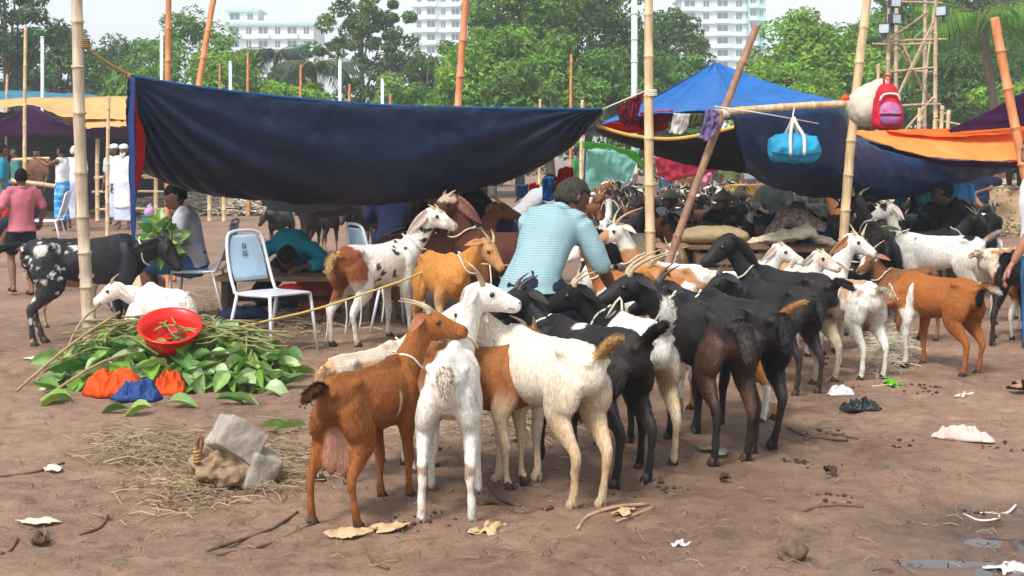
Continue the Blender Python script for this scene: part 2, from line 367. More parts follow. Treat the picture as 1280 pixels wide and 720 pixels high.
        if g('collar', True):
            nd = hb-b0; nl = np.linalg.norm(nd); nd = nd/nl; cpos = b0+nd*nl*.42+np.array(g('nbend', (.02, 0, -.015)))*.9; cs = np.cross((0, 0, 1.), nd); cs /= np.linalg.norm(cs)+1e-9; cu = np.cross(nd, cs)
            ring = [cpos+cs*math.cos(a)*.057+cu*math.sin(a)*.087+nd*.008*math.sin(3*a) for a in np.linspace(0, 2*math.pi, 25)]
            cb = Blob(); cb.tube(ring, [.0055]*25, n=6, up=nd); kx = cpos+cu*.086
            cb.tube([kx, kx+cu*.016+cs*.008, kx+cu*.008+cs*.02, kx-cu*.008+cs*.01], [.0055]*4, n=6, k=4); link('rope_collar', cb.mesh('rope_collar'), ROPEW, root)
    return root
HORNC = (.36, .3, .2)
def place(root, hind, fore, label, cat='goat', group=None, s=None, shift=0):
    """stand the goat with hind feet and fore feet at two ground points"""
    h = Vector(hind[:2]); f = Vector(fore[:2]); m = (h+f)/2; a = math.atan2(f.y-h.y, f.x-h.x)
    root.location = (m.x, m.y, root.location.z); root.rotation_euler = (0, 0, a); tag(root, label, cat, group); return root
# ================================================================== ground
def build_ground():
    def axis(lo, hi, d, far, k): 
        a = list(np.arange(lo, hi, d)); st = d; v = a[-1]
        while v < far: st *= k; v += st; a.append(v)
        st = d; v = a[0]; b = []
        while v > -far: st *= k; v -= st; b.append(v)
        return np.array(b[::-1]+a)
    xs = axis(-3.6, 3.8, .029, 1500, 1.12); ys = axis(4.4, 10.5, .029, 1500, 1.085)
    X, Y = np.meshgrid(xs, ys); p = np.stack([X.ravel(), Y.ravel(), np.zeros(X.size)], 1)
    x, y = p[:, 0], p[:, 1]; near = np.clip((40-np.hypot(x, y-8))/25, 0, 1)
    fine = np.clip((14-np.hypot(x, y-7))/6, 0, 1)
    h = (fbm(p, .45, 1)-.5)*.05*near+(fbm(p, 2.2, 2)-.5)*.035*near
    wet = np.clip((x*.62-(y-4.6)*.75-.15+(fbm(p, .9, 7)-.5)*1.7)*1.3, 0, 1)*np.clip((9-y)/2, 0, 1)
    h += (fbm(p, 8, 3, 4)-.5)*.02*fine+(vnoise(p, 26, 4)-.5)*.009*fine
    pr = vnoise(p, 11, 8); h -= np.clip(pr-.6, 0, 1)*.09*fine; h -= np.clip(vnoise(p, 6.3, 15)-.68, 0, 1)*.09*fine                            # trodden hoof marks
    for cx, cy, rx, ry in ((1.8, 4.76, .55, .1), (2.1, 5.32, .4, .1), (1.0, 4.7, .25, .09)): h -= .045*np.exp(-((x-cx)/rx)**2-((y-cy)/ry)**2)
    rut = vnoise(p*np.array((1.1, 5.5, 1)), 1, 11); h += wet*fine*((fbm(p*np.array((2, 7, 1)), 1, 12, 4)-.55)*.11-np.clip(rut-.55, 0, 1)*.1)
    h = h-h[np.argmin(np.hypot(x+.3, y-6))]
    h *= np.clip(np.hypot(x, y-8)/.01, 0, 1); p[:, 2] = h-.012
    nx, ny = len(xs), len(ys); i = np.arange(nx*ny).reshape(ny, nx)
    Fc = np.stack([i[:-1, :-1], i[:-1, 1:], i[1:, 1:], i[1:, :-1]], -1).reshape(-1, 4)
    hx, hy = x-.55-(y-6.6)*.12, y-6.7; ground_dark = np.clip(1.25-np.hypot(hx/1.5, hy/1.5)+(fbm(p, 1.6, 19, 4)-.5)*1.5, 0, 1)*.8+np.clip((fbm(p, .8, 23, 4)-.56)*6, 0, 1)*.4*near  # darker ground around the herd, plus scattered damp patches
    me = npmesh('ground', p, Fc, np.stack([wet, np.clip(ground_dark, 0, 1), wet*0], 1))
    m, t, b = nodemat('mud_ground'); L = t.links
    tc = N(t, 'ShaderNodeTexCoord'); at = N(t, 'ShaderNodeAttribute', attribute_name='Col')
    n1 = N(t, 'ShaderNodeTexNoise', Scale=.9, Detail=8.0, Roughness=.62); n2 = N(t, 'ShaderNodeTexNoise', Scale=9.0, Detail=8.0, Roughness=.7); n3 = N(t, 'ShaderNodeTexNoise', Scale=70.0, Detail=5.0, Roughness=.7)
    for n in (n1, n2, n3): L.new(tc.outputs['Object'], n.inputs['Vector'])
    cr = N(t, 'ShaderNodeValToRGB'); e = cr.color_ramp.elements
    e[0].position = .36; e[0].color = (*S(84, 62, 49), 1); e[1].position = .66; e[1].color = (*S(170, 140, 116), 1)
    q = e.new(.5); q.color = (*S(136, 107, 87), 1)
    mixv = N(t, 'ShaderNodeMath', operation='MULTIPLY_ADD'); L.new(n2.outputs[0], mixv.inputs[0]); mixv.inputs[1].default_value = .38
    m2 = N(t, 'ShaderNodeMath', operation='MULTIPLY'); L.new(n1.outputs[0], m2.inputs[0]); m2.inputs[1].default_value = .38; m3 = N(t, 'ShaderNodeMath', operation='MULTIPLY_ADD'); L.new(n3.outputs[0], m3.inputs[0]); m3.inputs[1].default_value = .24; L.new(m2.outputs[0], m3.inputs[2]); L.new(m3.outputs[0], mixv.inputs[2]); L.new(mixv.outputs[0], cr.inputs[0])
    # straw coloured specks and small dark crumbs
    vo = N(t, 'ShaderNodeTexVoronoi', Scale=30.0); L.new(tc.outputs['Object'], vo.inputs['Vector'])
    lt = N(t, 'ShaderNodeMath', operation='LESS_THAN'); lt.inputs[1].default_value = .13; L.new(vo.outputs['Distance'], lt.inputs[0])
    gt = N(t, 'ShaderNodeMath', operation='GREATER_THAN'); gt.inputs[1].default_value = .56; L.new(n2.outputs[0], gt.inputs[0])
    an = N(t, 'ShaderNodeMath', operation='MULTIPLY'); L.new(lt.outputs[0], an.inputs[0]); L.new(gt.outputs[0], an.inputs[1])
    mc = N(t, 'ShaderNodeMix', data_type='RGBA'); mc.inputs[7].default_value = (*S(70, 55, 44), 1); L.new(an.outputs[0], mc.inputs[0]); L.new(cr.outputs[0], mc.inputs[6])
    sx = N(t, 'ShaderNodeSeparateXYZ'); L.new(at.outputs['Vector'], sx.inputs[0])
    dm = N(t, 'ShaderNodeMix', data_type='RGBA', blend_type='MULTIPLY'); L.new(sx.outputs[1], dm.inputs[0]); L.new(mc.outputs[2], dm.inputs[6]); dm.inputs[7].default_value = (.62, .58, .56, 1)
    wm = N(t, 'ShaderNodeMix', data_type='RGBA', blend_type='MULTIPLY'); L.new(sx.outputs[0], wm.inputs[0]); L.new(dm.outputs[2], wm.inputs[6]); wm.inputs[7].default_value = (.52, .5, .49, 1)
    L.new(wm.outputs[2], b.inputs['Base Color'])
    ro = N(t, 'ShaderNodeMapRange'); ro.inputs[3].default_value = .78; ro.inputs[4].default_value = .3; L.new(sx.outputs[0], ro.inputs[0]); L.new(ro.outputs[0], b.inputs['Roughness'])
    bp = N(t, 'ShaderNodeBump', Strength=.85, Distance=.02); ad = N(t, 'ShaderNodeMath', operation='MULTIPLY_ADD'); L.new(n3.outputs[0], ad.inputs[0]); ad.inputs[1].default_value = .6; L.new(n2.outputs[0], ad.inputs[2])
    L.new(ad.outputs[0], bp.inputs['Height']); L.new(bp.outputs[0], b.inputs['Normal'])
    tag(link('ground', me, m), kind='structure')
    # water standing in the lowest ruts
    wmt = nodemat('puddle_water'); wb = wmt[2]; wb.inputs['Base Color'].default_value = (*S(58, 50, 44), 1); wb.inputs['Roughness'].default_value = .06
    for cx, cy, rx, ry in ((1.8, 4.76, .9, .2), (2.1, 5.32, .7, .2), (1.0, 4.7, .45, .17)):
        a = np.arange(28)*2*math.pi/28; r = 1+.25*np.sin(a*3+cx)+.12*np.sin(a*5+cy)
        sel = (np.abs(x-cx) < rx) & (np.abs(y-cy) < ry); z = np.percentile(p[sel, 2], 20)
        V = np.stack([cx+rx*r*np.cos(a), cy+ry*r*np.sin(a), np.full(28, z)], 1)
        pm = bpy.data.meshes.new('puddle'); pm.from_pydata(V.tolist(), [], [tuple(range(28))]); tag(link('puddle', pm, wmt[0]), kind='structure')
    def hz(xq, yq):
        ix = min(max(np.searchsorted(xs, xq), 1), nx-1); iy = min(max(np.searchsorted(ys, yq), 1), ny-1); return float(p[iy*nx+ix, 2])
    return hz
GZ = build_ground()
# ================================================================== vegetation
LEAF = mat('foliage', (1, 1, 1), rough=.55, var=.2, scale=3, attr='Col', transl=.4, spec=.35)
BARK = mat('bark', S(92, 80, 66), rough=.9, var=.4, scale=9, bump=.6, bscale=30)
def leafcloud(centers, radii, n_per, size, col, rs, up=.35, hang=0):
    cs = np.asarray(centers, float); k = len(cs); n = k*n_per
    ci = np.repeat(np.arange(k), n_per); d = rs.normal(0, 1, (n, 3)); d /= np.linalg.norm(d, axis=1)[:, None]
    rad = np.asarray(radii, float)[ci]*(rs.uniform(.35, 1, n)**.5)
    p = cs[ci]+d*rad[:, None]*np.array((1, 1, .75))
    nrm = d*.6+np.array((0, 0, up))+rs.normal(0, .45, (n, 3)); nrm /= np.linalg.norm(nrm, axis=1)[:, None]
    ax = np.cross(nrm, rs.normal(0, 1, (n, 3))); ax[:, 2] -= hang; ax /= np.linalg.norm(ax, axis=1)[:, None]; bx_ = np.cross(nrm, ax)
    sz = size*rs.uniform(.6, 1.35, n)[:, None]
    V = np.stack([p-ax*sz, p-bx_*sz*.42+nrm*sz*.12, p+ax*sz-nrm*sz*.15, p+bx_*sz*.42+nrm*sz*.12], 1).reshape(-1, 3)
    cl = rs.uniform(.72, 1.25, k)[ci]*rs.uniform(.7, 1.3, n); tint = rs.uniform(-1, 1, k)[ci]*.12
    c = np.asarray(col)[None]*cl[:, None]; c[:, 0] *= 1+tint*1.6+.1; 
    return V, np.arange(n*4).reshape(-1, 4), np.repeat(c, 4, 0)
def tree(px, ytop, wpx, Y, col, label, seed, n=70, leaf=.112, per=150, group='trees behind the market', low=.25, airy=1., trunk=.16, name='tree'):
    rs = np.random.RandomState(seed); b = GP(px, Y); Ht = P(px, ytop, Y).z; W = wpx/F*Y; r = empty(name, b)
    zc = Ht*(1+low)/2; hz = Ht*(1-low)/2; C = []; Rr = []
    while len(C) < n:
        q = rs.normal(0, 1, 3); q /= np.linalg.norm(q); q *= rs.uniform(.35, 1)**.6
        if q[2] < -.75: continue
        wob = 1+.28*math.sin(q[0]*4+seed)+.18*math.sin(q[2]*6+seed*2)
        C.append((q[0]*W/2*wob*.92, q[1]*W/2*wob*.92, zc+q[2]*hz*.9)); Rr.append(W*rs.uniform(.07, .14)*airy)
    V, Fc, c = leafcloud(C, Rr, per, leaf, col, rs)
    link('crown', npmesh('crown', V, Fc, c, False), LEAF, r)
    bb = Blob(); lean = rs.uniform(-.3, .3, 2)
    tpnts = [(0, 0, -.2), (lean[0]*.3, lean[1]*.3, zc*.4), (lean[0], lean[1], zc), (lean[0]*1.3, lean[1], Ht*.85)]
    bb.tube(tpnts, [trunk*1.3, trunk, trunk*.6, trunk*.15], k=4)
    for i in rs.choice(n, min(12, n), replace=False):
        e = np.array(C[i]); a = np.array(tpnts[1])*(1-.6*rs.rand())+np.array(tpnts[2])*.6*rs.rand(); a[2] = min(a[2], e[2]); a[2] = max(a[2], Ht*low*.6)
        bb.tube([a, (a+e)/2+np.array((0, 0, .25)), e], [trunk*.4, trunk*.25, trunk*.08], n=6, k=3)
    link('trunk', bb.mesh('trunk'), BARK, r)
    return tag(r, label, 'tree', group)
gd = (.085, .185, .032); gm = (.13, .28, .036); gl = (.19, .38, .04); gt = (.08, .18, .065)
TR = [(14, -70, 110, 50, gt, 'tall dark tree towering behind the tan stall roofs'), (75, 30, 120, 58, gd, 'rounded dark tree beside the tallest tree by the stalls', 60),
      (145, 45, 120, 60, gt, 'bluish green tree behind the knotted rope end of the navy tarpaulin'), (222, 4, 140, 58, gm, 'broad crowned tree rising above the navy tarpaulin left end'),
      (180, 70, 130, 50, gm, 'low bushy tree between the broad crowned tree and the stalls'), (290, 52, 130, 50, gl, 'light green bushy tree in front of the low white building', 70),
      (350, 78, 90, 62, gt, 'small dull green tree below the low white building'), (368, 88, 90, 46, gl, 'yellowish green shrubby tree just behind the navy tarpaulin'),
      (456, -28, 135, 60, gd, 'tall airy tree with sky showing through its crown', 62, .8), (540, 62, 110, 55, gd, 'dark low tree below the tall apartment tower'),
      (500, 98, 130, 48, gm, 'low thicket tree at the foot of the airy tree'), (585, 40, 120, 52, gm, 'leafy tree touching the orange bamboo pole'),
      (650, -60, 170, 54, gm, 'big dense tree at the middle of the tree line', 110), (735, -60, 170, 57, gd, 'big dark tree behind the white lamp post', 110),
      (690, 40, 160, 48, gm, 'mid green tree with spreading low boughs before the big dense trees', 80), (615, 20, 130, 49, gl, 'brighter green tree beside the big dense tree', 70),
      (832, 2, 110, 60, gd, 'dark tree beside the balconied apartment block', 60), (790, 50, 120, 50, gd, 'shaded tree behind the tall straight bamboo pole', 70), (858, 58, 80, 56, gm, 'small tree in front of the balconied apartment block'),
      (968, 60, 70, 62, gt, 'hazy small tree at the corner of the balconied block'), (1015, 6, 150, 50, gl, 'vivid green leafy tree behind the blue peaked tent', 110),
      (1075, 20, 130, 53, gm, 'green tree behind the straight bamboo pole with the white sack', 90), (985, 75, 130, 46, gl, 'bright low tree right behind the blue tent slope', 70),
      (1130, -40, 150, 58, gm, 'tall tree behind the bamboo lighting tower', 100), (1210, -60, 160, 62, gd, 'dark tall tree behind the coconut palm', 100), (1280, -20, 150, 56, gd, 'dark tree beyond the purple tarpaulin corner', 90),
      (1200, 60, 150, 50, gd, 'shady low tree between the bamboo tower and the palm trunk', 80), (1262, 95, 90, 46, gl, 'bright bush behind the leaning cut bamboo')]
for i, a in enumerate(TR):
    tree(*a[:6], seed=i+3, n=int((a[6] if len(a) > 6 else 50)*1.25), airy=a[7] if len(a) > 7 else 1.25)
# far wood that closes the view
def farwood():
    rs = np.random.RandomState(77); C = []; Rr = []
    for x in np.arange(-48, 52, .9):
        for k in range(4): C.append((x+rs.uniform(-.6, .6), 70+rs.uniform(-3, 3), rs.uniform(.6, 3.4+1.2*math.sin(x*.5)))); Rr.append(rs.uniform(.6, 1.2))
    V, Fc, c = leafcloud(C, Rr, 70, .22, gd, rs)
    tag(link('far_wood', npmesh('far_wood', V, Fc, c, False), LEAF), 'dark belt of distant greenery closing off the field', 'greenery', kind='stuff')
farwood()
def frond(L, droop, rs, n=26):
    V = []; Fq = []; cs = []
    for i in range(n):
        u = .12+.88*i/(n-1); p = np.array((L*u*(1-.12*u), 0, L*(.35*u-droop*u*u)))
        ll = L*.3*(math.sin(math.pi*(.1+.85*u))+.15)
        for sy in (-1, 1):
            d = np.array((.5, sy*.8, -.55-rs.uniform(0, .4))); d /= np.linalg.norm(d); w_ = np.array((.035, 0, 0))
            a = len(V); e = p+d*ll+np.array((0, 0, -ll*.25)); m = p+d*ll*.5
            V += [p-w_*.4, m-w_, e, m+w_]; Fq.append((a, a+1, a+2, a+3)); cs.append(rs.uniform(.7, 1.3))
    return np.array(V), np.array(Fq), np.array(cs)
def palm(px, ycrown, Y, bend, label, seed, L=2.6, nf=18, name='palm_tree', tr=.14, col=gm):
    rs = np.random.RandomState(seed); b = GP(px, Y); top = P(px, ycrown, Y).z; r = empty(name, b)
    bb = Blob(); pts = [(bend*.9, 0, -.2), (bend*.75, 0, top*.35), (bend*.25, 0, top*.75), (0, 0, top)]; bb.tube(pts, [tr*1.4, tr, tr*.85, tr*.9], k=8, n=10)
    tm = bb.mesh('trunk'); link('trunk', tm, BARK, r)
    for i in range(nf):
        V, Fq, cs = frond(L*rs.uniform(.85, 1.1), rs.uniform(.25, 1.15), rs); a = i*2.4+rs.uniform(-.2, .2); ca, sa = math.cos(a), math.sin(a)
        V = V@np.array(((ca, sa, 0), (-sa, ca, 0), (0, 0, 1)))+np.array((0, 0, top))
        rib = Blob(); u = np.linspace(0, 1, 6); q = V.reshape(-1, 4, 3)[::2, 0]; rib.tube(q[::5], np.linspace(.03, .006, len(q[::5])), n=5)
        me = npmesh('frond', V, Fq, np.repeat(np.outer(cs, col), 4, 0), False); link('frond', me, LEAF, r)
        rm = rib.mesh('rib'); setcol(rm, np.tile(np.array((.2, .22, .06)), (len(rm.vertices), 1))); link('midrib', rm, LEAF, r.children[-1])
    return tag(r, label, 'palm tree', None)
palm(1228, 18, 38, .6, 'coconut palm with a bare curved trunk behind the bamboo tower', 5, L=2.5, nf=20)
palm(392, 80, 52, .2, 'small palm with drooping dull fronds under the airy tree', 6, L=2.0, nf=16, col=(.05, .1, .05))
palm(345, 65, 66, -.2, 'distant palm in front of the low white building', 8, L=2.2, nf=16, col=(.03, .08, .05))
# ================================================================== far buildings
BW = mat('painted_render', S(226, 232, 230), rough=.8, var=.06, scale=.4); BG = mat('pale_green_render', S(176, 214, 204), rough=.8, var=.06, scale=.4)
GL = mat('window_glass', S(60, 84, 96), rough=.15, var=.3, scale=.5); RED = mat('dull_red_panel', S(150, 90, 84), rough=.8)
def bxm(c, d, rot=None):
    b = Blob(); b.box(c, d, rot); return b.mesh('b', False)
def building(px0, px1, ytop, Y, cols, floors, label, fh=3.0, depth=14, kind=0, wall=None, rz=0):
    k = Y/F; x0, x1 = (px0-640)*k, (px1-640)*k; W = x1-x0; top = P(0, ytop, Y).z
    r = empty('apartment_building', ((x0+x1)/2, Y+depth/2, 0), rz)
    wall = wall or BW; link('wall', bxm((0, 0, top/2), (W, depth, top)), wall, r)
    rf = link('roof', bxm((0, 0, top+.25), (W+1.2, depth+1.2, .5)), BG, r); link('parapet', bxm((0, 0, top+.9), (W*.5, depth*.5, .8)), wall, rf)
    cw = W/cols; yf = -depth/2
    bal = bxm((0, yf-.7, .5), (cw*.92, 1.4, 1.05)); win = bxm((0, yf-.02, 1.75), (cw*.62, .12, 1.5)); fr = bxm((0, yf-.05, 1.75), (.12, .14, 1.5)); slab = bxm((0, yf-.35, 2.85), (W+.2, .7, .18)); win2 = bxm((0, yf-.02, 1.75), (cw*.34, .12, 1.4))
    for f in range(floors):
        z = top-fh*(f+1)
        s_ = link('floor_slab', slab, BG, r, (0, 0, z))
        for c in range(cols):
            x = -W/2+cw*(c+.5); big = (c+kind) % 2 == 0
            w_ = link('window', win if big else win2, GL, r, (x, 0, z)); link('mullion', fr, BW, w_)
            if big: link('balcony', bal, BW, r, (x, 0, z-.1))
    # side windows
    sw = bxm((W/2+.02, 0, 1.75), (.12, 1.6, 1.5)); sw2 = bxm((-W/2-.02, 0, 1.75), (.12, 1.6, 1.5))
    for f in range(floors):
        for y in (-depth*.3, 0, depth*.3):
            link('window', sw, GL, r, (0, y, top-fh*(f+1))); link('window', sw2, GL, r, (0, y, top-fh*(f+1)))
    return tag(r, label, 'building')
building(284, 392, 31, 300, 6, 4, 'low white building with a pale green roof above the trees', depth=18)
building(284, 322, 14, 310, 2, 2, 'white stair block standing above the low green roofed building', depth=8)
building(516, 592, -40, 320, 5, 9, 'tall white apartment tower with stacked balconies behind the airy tree', kind=1)
building(852, 934, -2, 330, 4, 7, 'white apartment block with rows of balconies and a pale green roof')
building(936, 957, -6, 326, 2, 7, 'narrow glazed green tower joined to the balconied white block', depth=10, wall=BG)
# ================================================================== bamboo
BAM = mat('bamboo_dry', S(196, 168, 128), rough=.55, var=.3, scale=5, stretch=(6, 6, .7), bump=.1, bscale=40)
BAMO = mat('bamboo_orange', S(196, 124, 76), rough=.5, var=.28, scale=5, stretch=(6, 6, .7), bump=.1)
BAMG = mat('bamboo_grey', S(178, 160, 136), rough=.65, var=.3, scale=5, stretch=(6, 6, .7), bump=.15)
BAMD = mat('bamboo_weathered', S(138, 104, 80), rough=.7, var=.4, scale=6, stretch=(6, 6, .8), bump=.2)
TWINE = mat('twine', S(150, 118, 70), rough=.9, var=.35, scale=90); ROPEY = mat('yellow_rope', S(186, 164, 96), rough=.85, var=.3, scale=90)
WPIPE = mat('white_pipe', S(206, 220, 224), rough=.5, var=.08)
def bamboo(p0, p1, r0, r1, m=BAM, seed=0, bend=.02, step=.36, n=10):
    """culm from p0 (foot) to p1 (tip) in world space; returns mesh data in world coords"""
    p0, p1 = np.array(p0), np.array(p1); L = np.linalg.norm(p1-p0); rs = np.random.RandomState(abs(int(seed))+11); b = Blob()
    d = (p1-p0)/L; s = np.cross(d, (0.2, 1, .1)); s /= np.linalg.norm(s); pts = []; rr = []; u = 0.; k = 0
    bow = lambda u: p0+d*u+s*math.sin(u/L*math.pi)*bend*L+s*(rs.uniform(-.5, .5)*.004)
    while u < L-.05:
        st = step*rs.uniform(.8, 1.25)*(.8+.4*u/L); e = min(u+st, L); r = r0+(r1-r0)*u/L
        for f, q in ((.0, 1.0), (.03, 1.16), (.05, 1.16), (.075, .97), (.5, .95), (.93, .98)):
            if e-u > .02: pts.append(bow(u+(e-u)*f)); rr.append(r*q)
        u = e
    pts.append(bow(L)); rr.append(r1*.95); b.tube(pts, rr, n=n, up=(.3, .9, .1)); return b.mesh('culm')
def pole(p0, p1, r0, r1, label, m=BAM, seed=0, bend=.01, group=None, name='bamboo_pole', cat='pole', step=.36):
    o = link(name, bamboo(p0, p1, r0, r1, m, seed, bend, step), m); return tag(o, label, cat, group)
def lash(c, axis, r, m=TWINE, parent=None, turns=5, name='lashing'):
    b = Blob(); a = np.array(axis, float); a /= np.linalg.norm(a); s = np.cross(a, (.1, .9, .3)); s /= np.linalg.norm(s); u = np.cross(a, s)
    t = np.linspace(0, turns*2*math.pi, turns*12); c = np.array(c)
    b.tube([c+s*math.cos(q)*r+u*math.sin(q)*r+a*(q/(2*math.pi)-turns/2)*.014 for q in t], [.008]*len(t), n=5, up=a); return link(name, b.mesh(name), m, parent)
def rope(name, pts, r, m, label=None, sag=.0, parent=None, cat='rope', k=6, group=None):
    pts = [np.array(p, float) for p in pts]
    if sag and len(pts) == 2:
        u = np.linspace(0, 1, 12); pts = [pts[0]*(1-q)+pts[1]*q-np.array((0, 0, sag*4*q*(1-q))) for q in u]; k = 1
    b = Blob(); b.tube(pts, [r]*len(pts), n=6, k=k, up=(.2, .1, 1)); o = link(name, b.mesh(name), m, parent)
    if label: tag(o, label, cat, group)
    return o
# --- standing poles of the front row (feet on the ground at their own depth)
pl1 = pole(GP(113, 10.0), P(96, -30, 9.8), .047, .04, 'stout pale bamboo post beside the leaf pile', BAMG, 1, .008)
lash(P(102.5, 54, 9.87), (0, 0, 1), .05, TWINE, pl1, 5); lash(P(108, 345, 9.98), (0, 0, 1), .05, BAMG, pl1, 2)
pole(GP(211, 14.2), P(211, -30, 14.2), .034, .03, 'orange brown bamboo post behind the seated man', BAMO, 2, .004)
pole(GP(216, 16), P(271, -25, 16.6), .04, .036, 'bamboo pole leaning out above the navy tarpaulin', BAMO, 3, .01)
pole(GP(562, 14.6), P(585, -25, 14.6), .042, .04, 'orange bamboo pole rising through the middle of the navy tarpaulin', BAMO, 4, .01)
pole(GP(815, 11.6), P(811, -30, 11.6), .045, .038, 'tall straight golden bamboo post near the red cloth', BAM, 5, .004)
pl6 = pole(GP(803, 11.0), P(946, 32, 11.3), .036, .03, 'dark blotched bamboo leaning hard to the right', BAMD, 6, .006)
pl7 = pole(GP(1049, 12.3), P(1088, -30, 12.3), .045, .04, 'bamboo post carrying the white sack and red backpack', BAM, 7, .012)
pl8 = pole(P(893, 141, 11.2), P(1056, 130, 11.6), .032, .034, 'level bamboo rail holding the blue duffel bag', BAM, 8, .006)
pole(GP(1318, 13.1), P(1243, 22, 13.2), .046, .046, 'thick cut bamboo leaning beside the orange tarpaulin', BAMO, 9, .006)
lash(P(908, 141, 11.15), (1, 0, .1), .036, ROPEW, pl8, 4); lash(P(814, 116, 11.6), (0, 0, 1), .045, ROPEW, None, 4).parent = pl6; lash(P(1075, 135, 12.3), (0, 0, 1), .047, TWINE, pl7, 4)
# --- poles and pipes out in the field
far = [(32, 32, 26, BAM, 'bamboo pole in front of the purple stall valance', 4), (9, 93, 34, BAM, 'short bamboo pole at the end of the blue roof', 3), (310, 66, 34, BAMO, 'bamboo pole showing below the white building', 3.2), (275, 80, 36, BAMO, 'stub of bamboo behind the leaning pole', 2.6),
       (376, 81, 30, BAMO, 'reddish bamboo stake behind the tarpaulin beside the drooping palm', 3), (437, 105, 36, BAMO, 'short brown stake between two white pipes', 3), (488, 118, 36, BAMO, 'low reddish stake beside a white pipe', 3), (714, 68, 30, BAMO, 'tall thin bamboo pole before the big dense trees', 3.2), (728, 125, 28, BAM, 'bamboo post beside the mint green sheet', 4.4), (675, 124, 30, BAM, 'stubby bamboo end above the tarpaulin edge', 3.4),
       (136, 120, 25, BAM, 'stall post with an orange lashing', 4.2), (98, 120, 27, BAMD, 'dark stall post behind the pale bamboo post', 3.4), (1098, 80, 30, BAM, 'thin bamboo stick left of the lighting tower', 4)]
for i, (x, y, Y, m_, lb, w_) in enumerate(far):
    pole(GP(x+rnd.uniform(-2, 2), Y), P(x, y, Y), w_/F*Y*.62, w_/F*Y*.5, lb, m_, 20+i, .004)
for x, y, lb in ((53, 47, 'white pipe standing above the stall roofs'), (202, 38, 'tall white pipe beside the orange brown post'), (288, 78, 'short white pipe below the light green tree'), (425, 76, 'white pipe in front of the drooping palm'), (478, 100, 'small white pipe under the airy tree')):
    b = Blob(); b.tube([GP(x, 38), P(x, y, 38)], [.045, .045], n=10); b.tube([P(x, y, 38), P(x, y-1.5, 38)], [.055, .05], n=10); tag(link('pipe_post', b.mesh('p'), WPIPE), lb, 'pipe')
b = Blob(); b.tube([GP(793, 46), P(793, -30, 46)], [.12, .1], n=12); [b.tube([P(793, y, 46), P(793, y-2, 46)], [.13, .13], n=12) for y in (18, 50, 78)]; tag(link('lamp_post', b.mesh('p'), WPIPE), 'thick white lamp post among the dark trees', 'lamp post')
# ================================================================== tarpaulins
def sheet(name, fn, nu, nv, m, parent=None, th=.006, wr=.0, wsc=3., seed=0, colf=None):
    u, v = np.meshgrid(np.linspace(0, 1, nu), np.linspace(0, 1, nv), indexing='ij'); p = np.array([fn(a, c) for a, c in zip(u.ravel(), v.ravel())], float)
    g = p.reshape(nu, nv, 3); du = np.gradient(g, axis=0); dv = np.gradient(g, axis=1); nr = np.cross(du, dv); nr /= np.linalg.norm(nr, axis=2)[:, :, None]+1e-9; nr = nr.reshape(-1, 3)
    if wr:
        q = np.stack([u.ravel()*wsc, v.ravel()*wsc*.4, u.ravel()*0], 1); cz_ = np.abs(fbm(p*np.array((1, 1, 1.6)), 2.6, seed+3, 3)-.5)+.6*np.abs(vnoise(p, 6.5, seed+5)-.5); p = p+nr*((fbm(q, 2.2, seed, 4)-.5)*wr*2+(cz_-.2)*min(wr, .04)*1.5)[:, None]
    i = np.arange(nu*nv).reshape(nu, nv); Fc = np.stack([i[:-1, :-1], i[1:, :-1], i[1:, 1:], i[:-1, 1:]], -1).reshape(-1, 4)
    me = npmesh(name, p, Fc, colf(u.ravel(), v.ravel()) if colf else None); o = link(name, me, m, parent)
    md = o.modifiers.new('thick', 'SOLIDIFY'); md.thickness = th; md.offset = 0; return o
def poly1(pts):
    pts = np.array([tuple(q) for q in pts], float); t = np.r_[0, np.cumsum(np.linalg.norm(np.diff(pts, axis=0), axis=1))]; t /= t[-1]
    sp = spline(pts, 8); ts = np.r_[0, np.cumsum(np.linalg.norm(np.diff(sp, axis=0), axis=1))]; ts /= ts[-1]
    return lambda u: np.array([np.interp(u, ts, sp[:, k]) for k in range(3)])
def sagtarp(name, front, belly, rear, m, wr=.03, wsc=6, nu=90, nv=44, seed=0, parent=None, colf=None, fold=0, rad=0):
    """front edge line, sagging belly line, optional rear edge line (world points)"""
    f, b_ = poly1(front), poly1(belly); r_ = poly1(rear) if rear else None
    def fn(u, v):
        q = fn0(u, v)
        if rad: q[1] += rad*(math.sin(34*math.atan2(v*1.5, u*5+.03))*math.exp(-u*2.2)+math.sin(30*math.atan2(v*1.5, (1-u)*5+.03))*math.exp(-(1-u)*2.5))*min(1, v*5)
        return q
    def fn0(u, v):
        if r_ is None: a = f(u); b2 = b_(u); q = a*(1-v)+b2*v; q[2] -= .06*math.sin(v*math.pi)*fold; return q
        if v < .55: t = v/.55; a = f(u); b2 = b_(u); q = a*(1-t)+b2*t; q[1] = a[1]+(b2[1]-a[1])*t**1.8; q[2] = a[2]+(b2[2]-a[2])*(1-(1-t)**1.5); return q
        t = (v-.55)/.45; a = b_(u); c = r_(u); q = a*(1-t)+c*t; q[2] = a[2]+(c[2]-a[2])*t**1.7; return q
    return sheet(name, fn, nu, nv, m, parent, wr=wr, wsc=wsc, seed=seed, colf=colf)
NAVY = mat('navy_tarpaulin', (1, 1, 1), rough=.42, var=.25, scale=3, attr='Col', bump=.25, bscale=70, transl=.05, spec=.35)
def cloth(name, c, tr=.25, rough=.65): return mat('cloth_'+name, c, rough=rough, var=.18, scale=4, bump=.2, bscale=30, transl=tr, spec=.3)
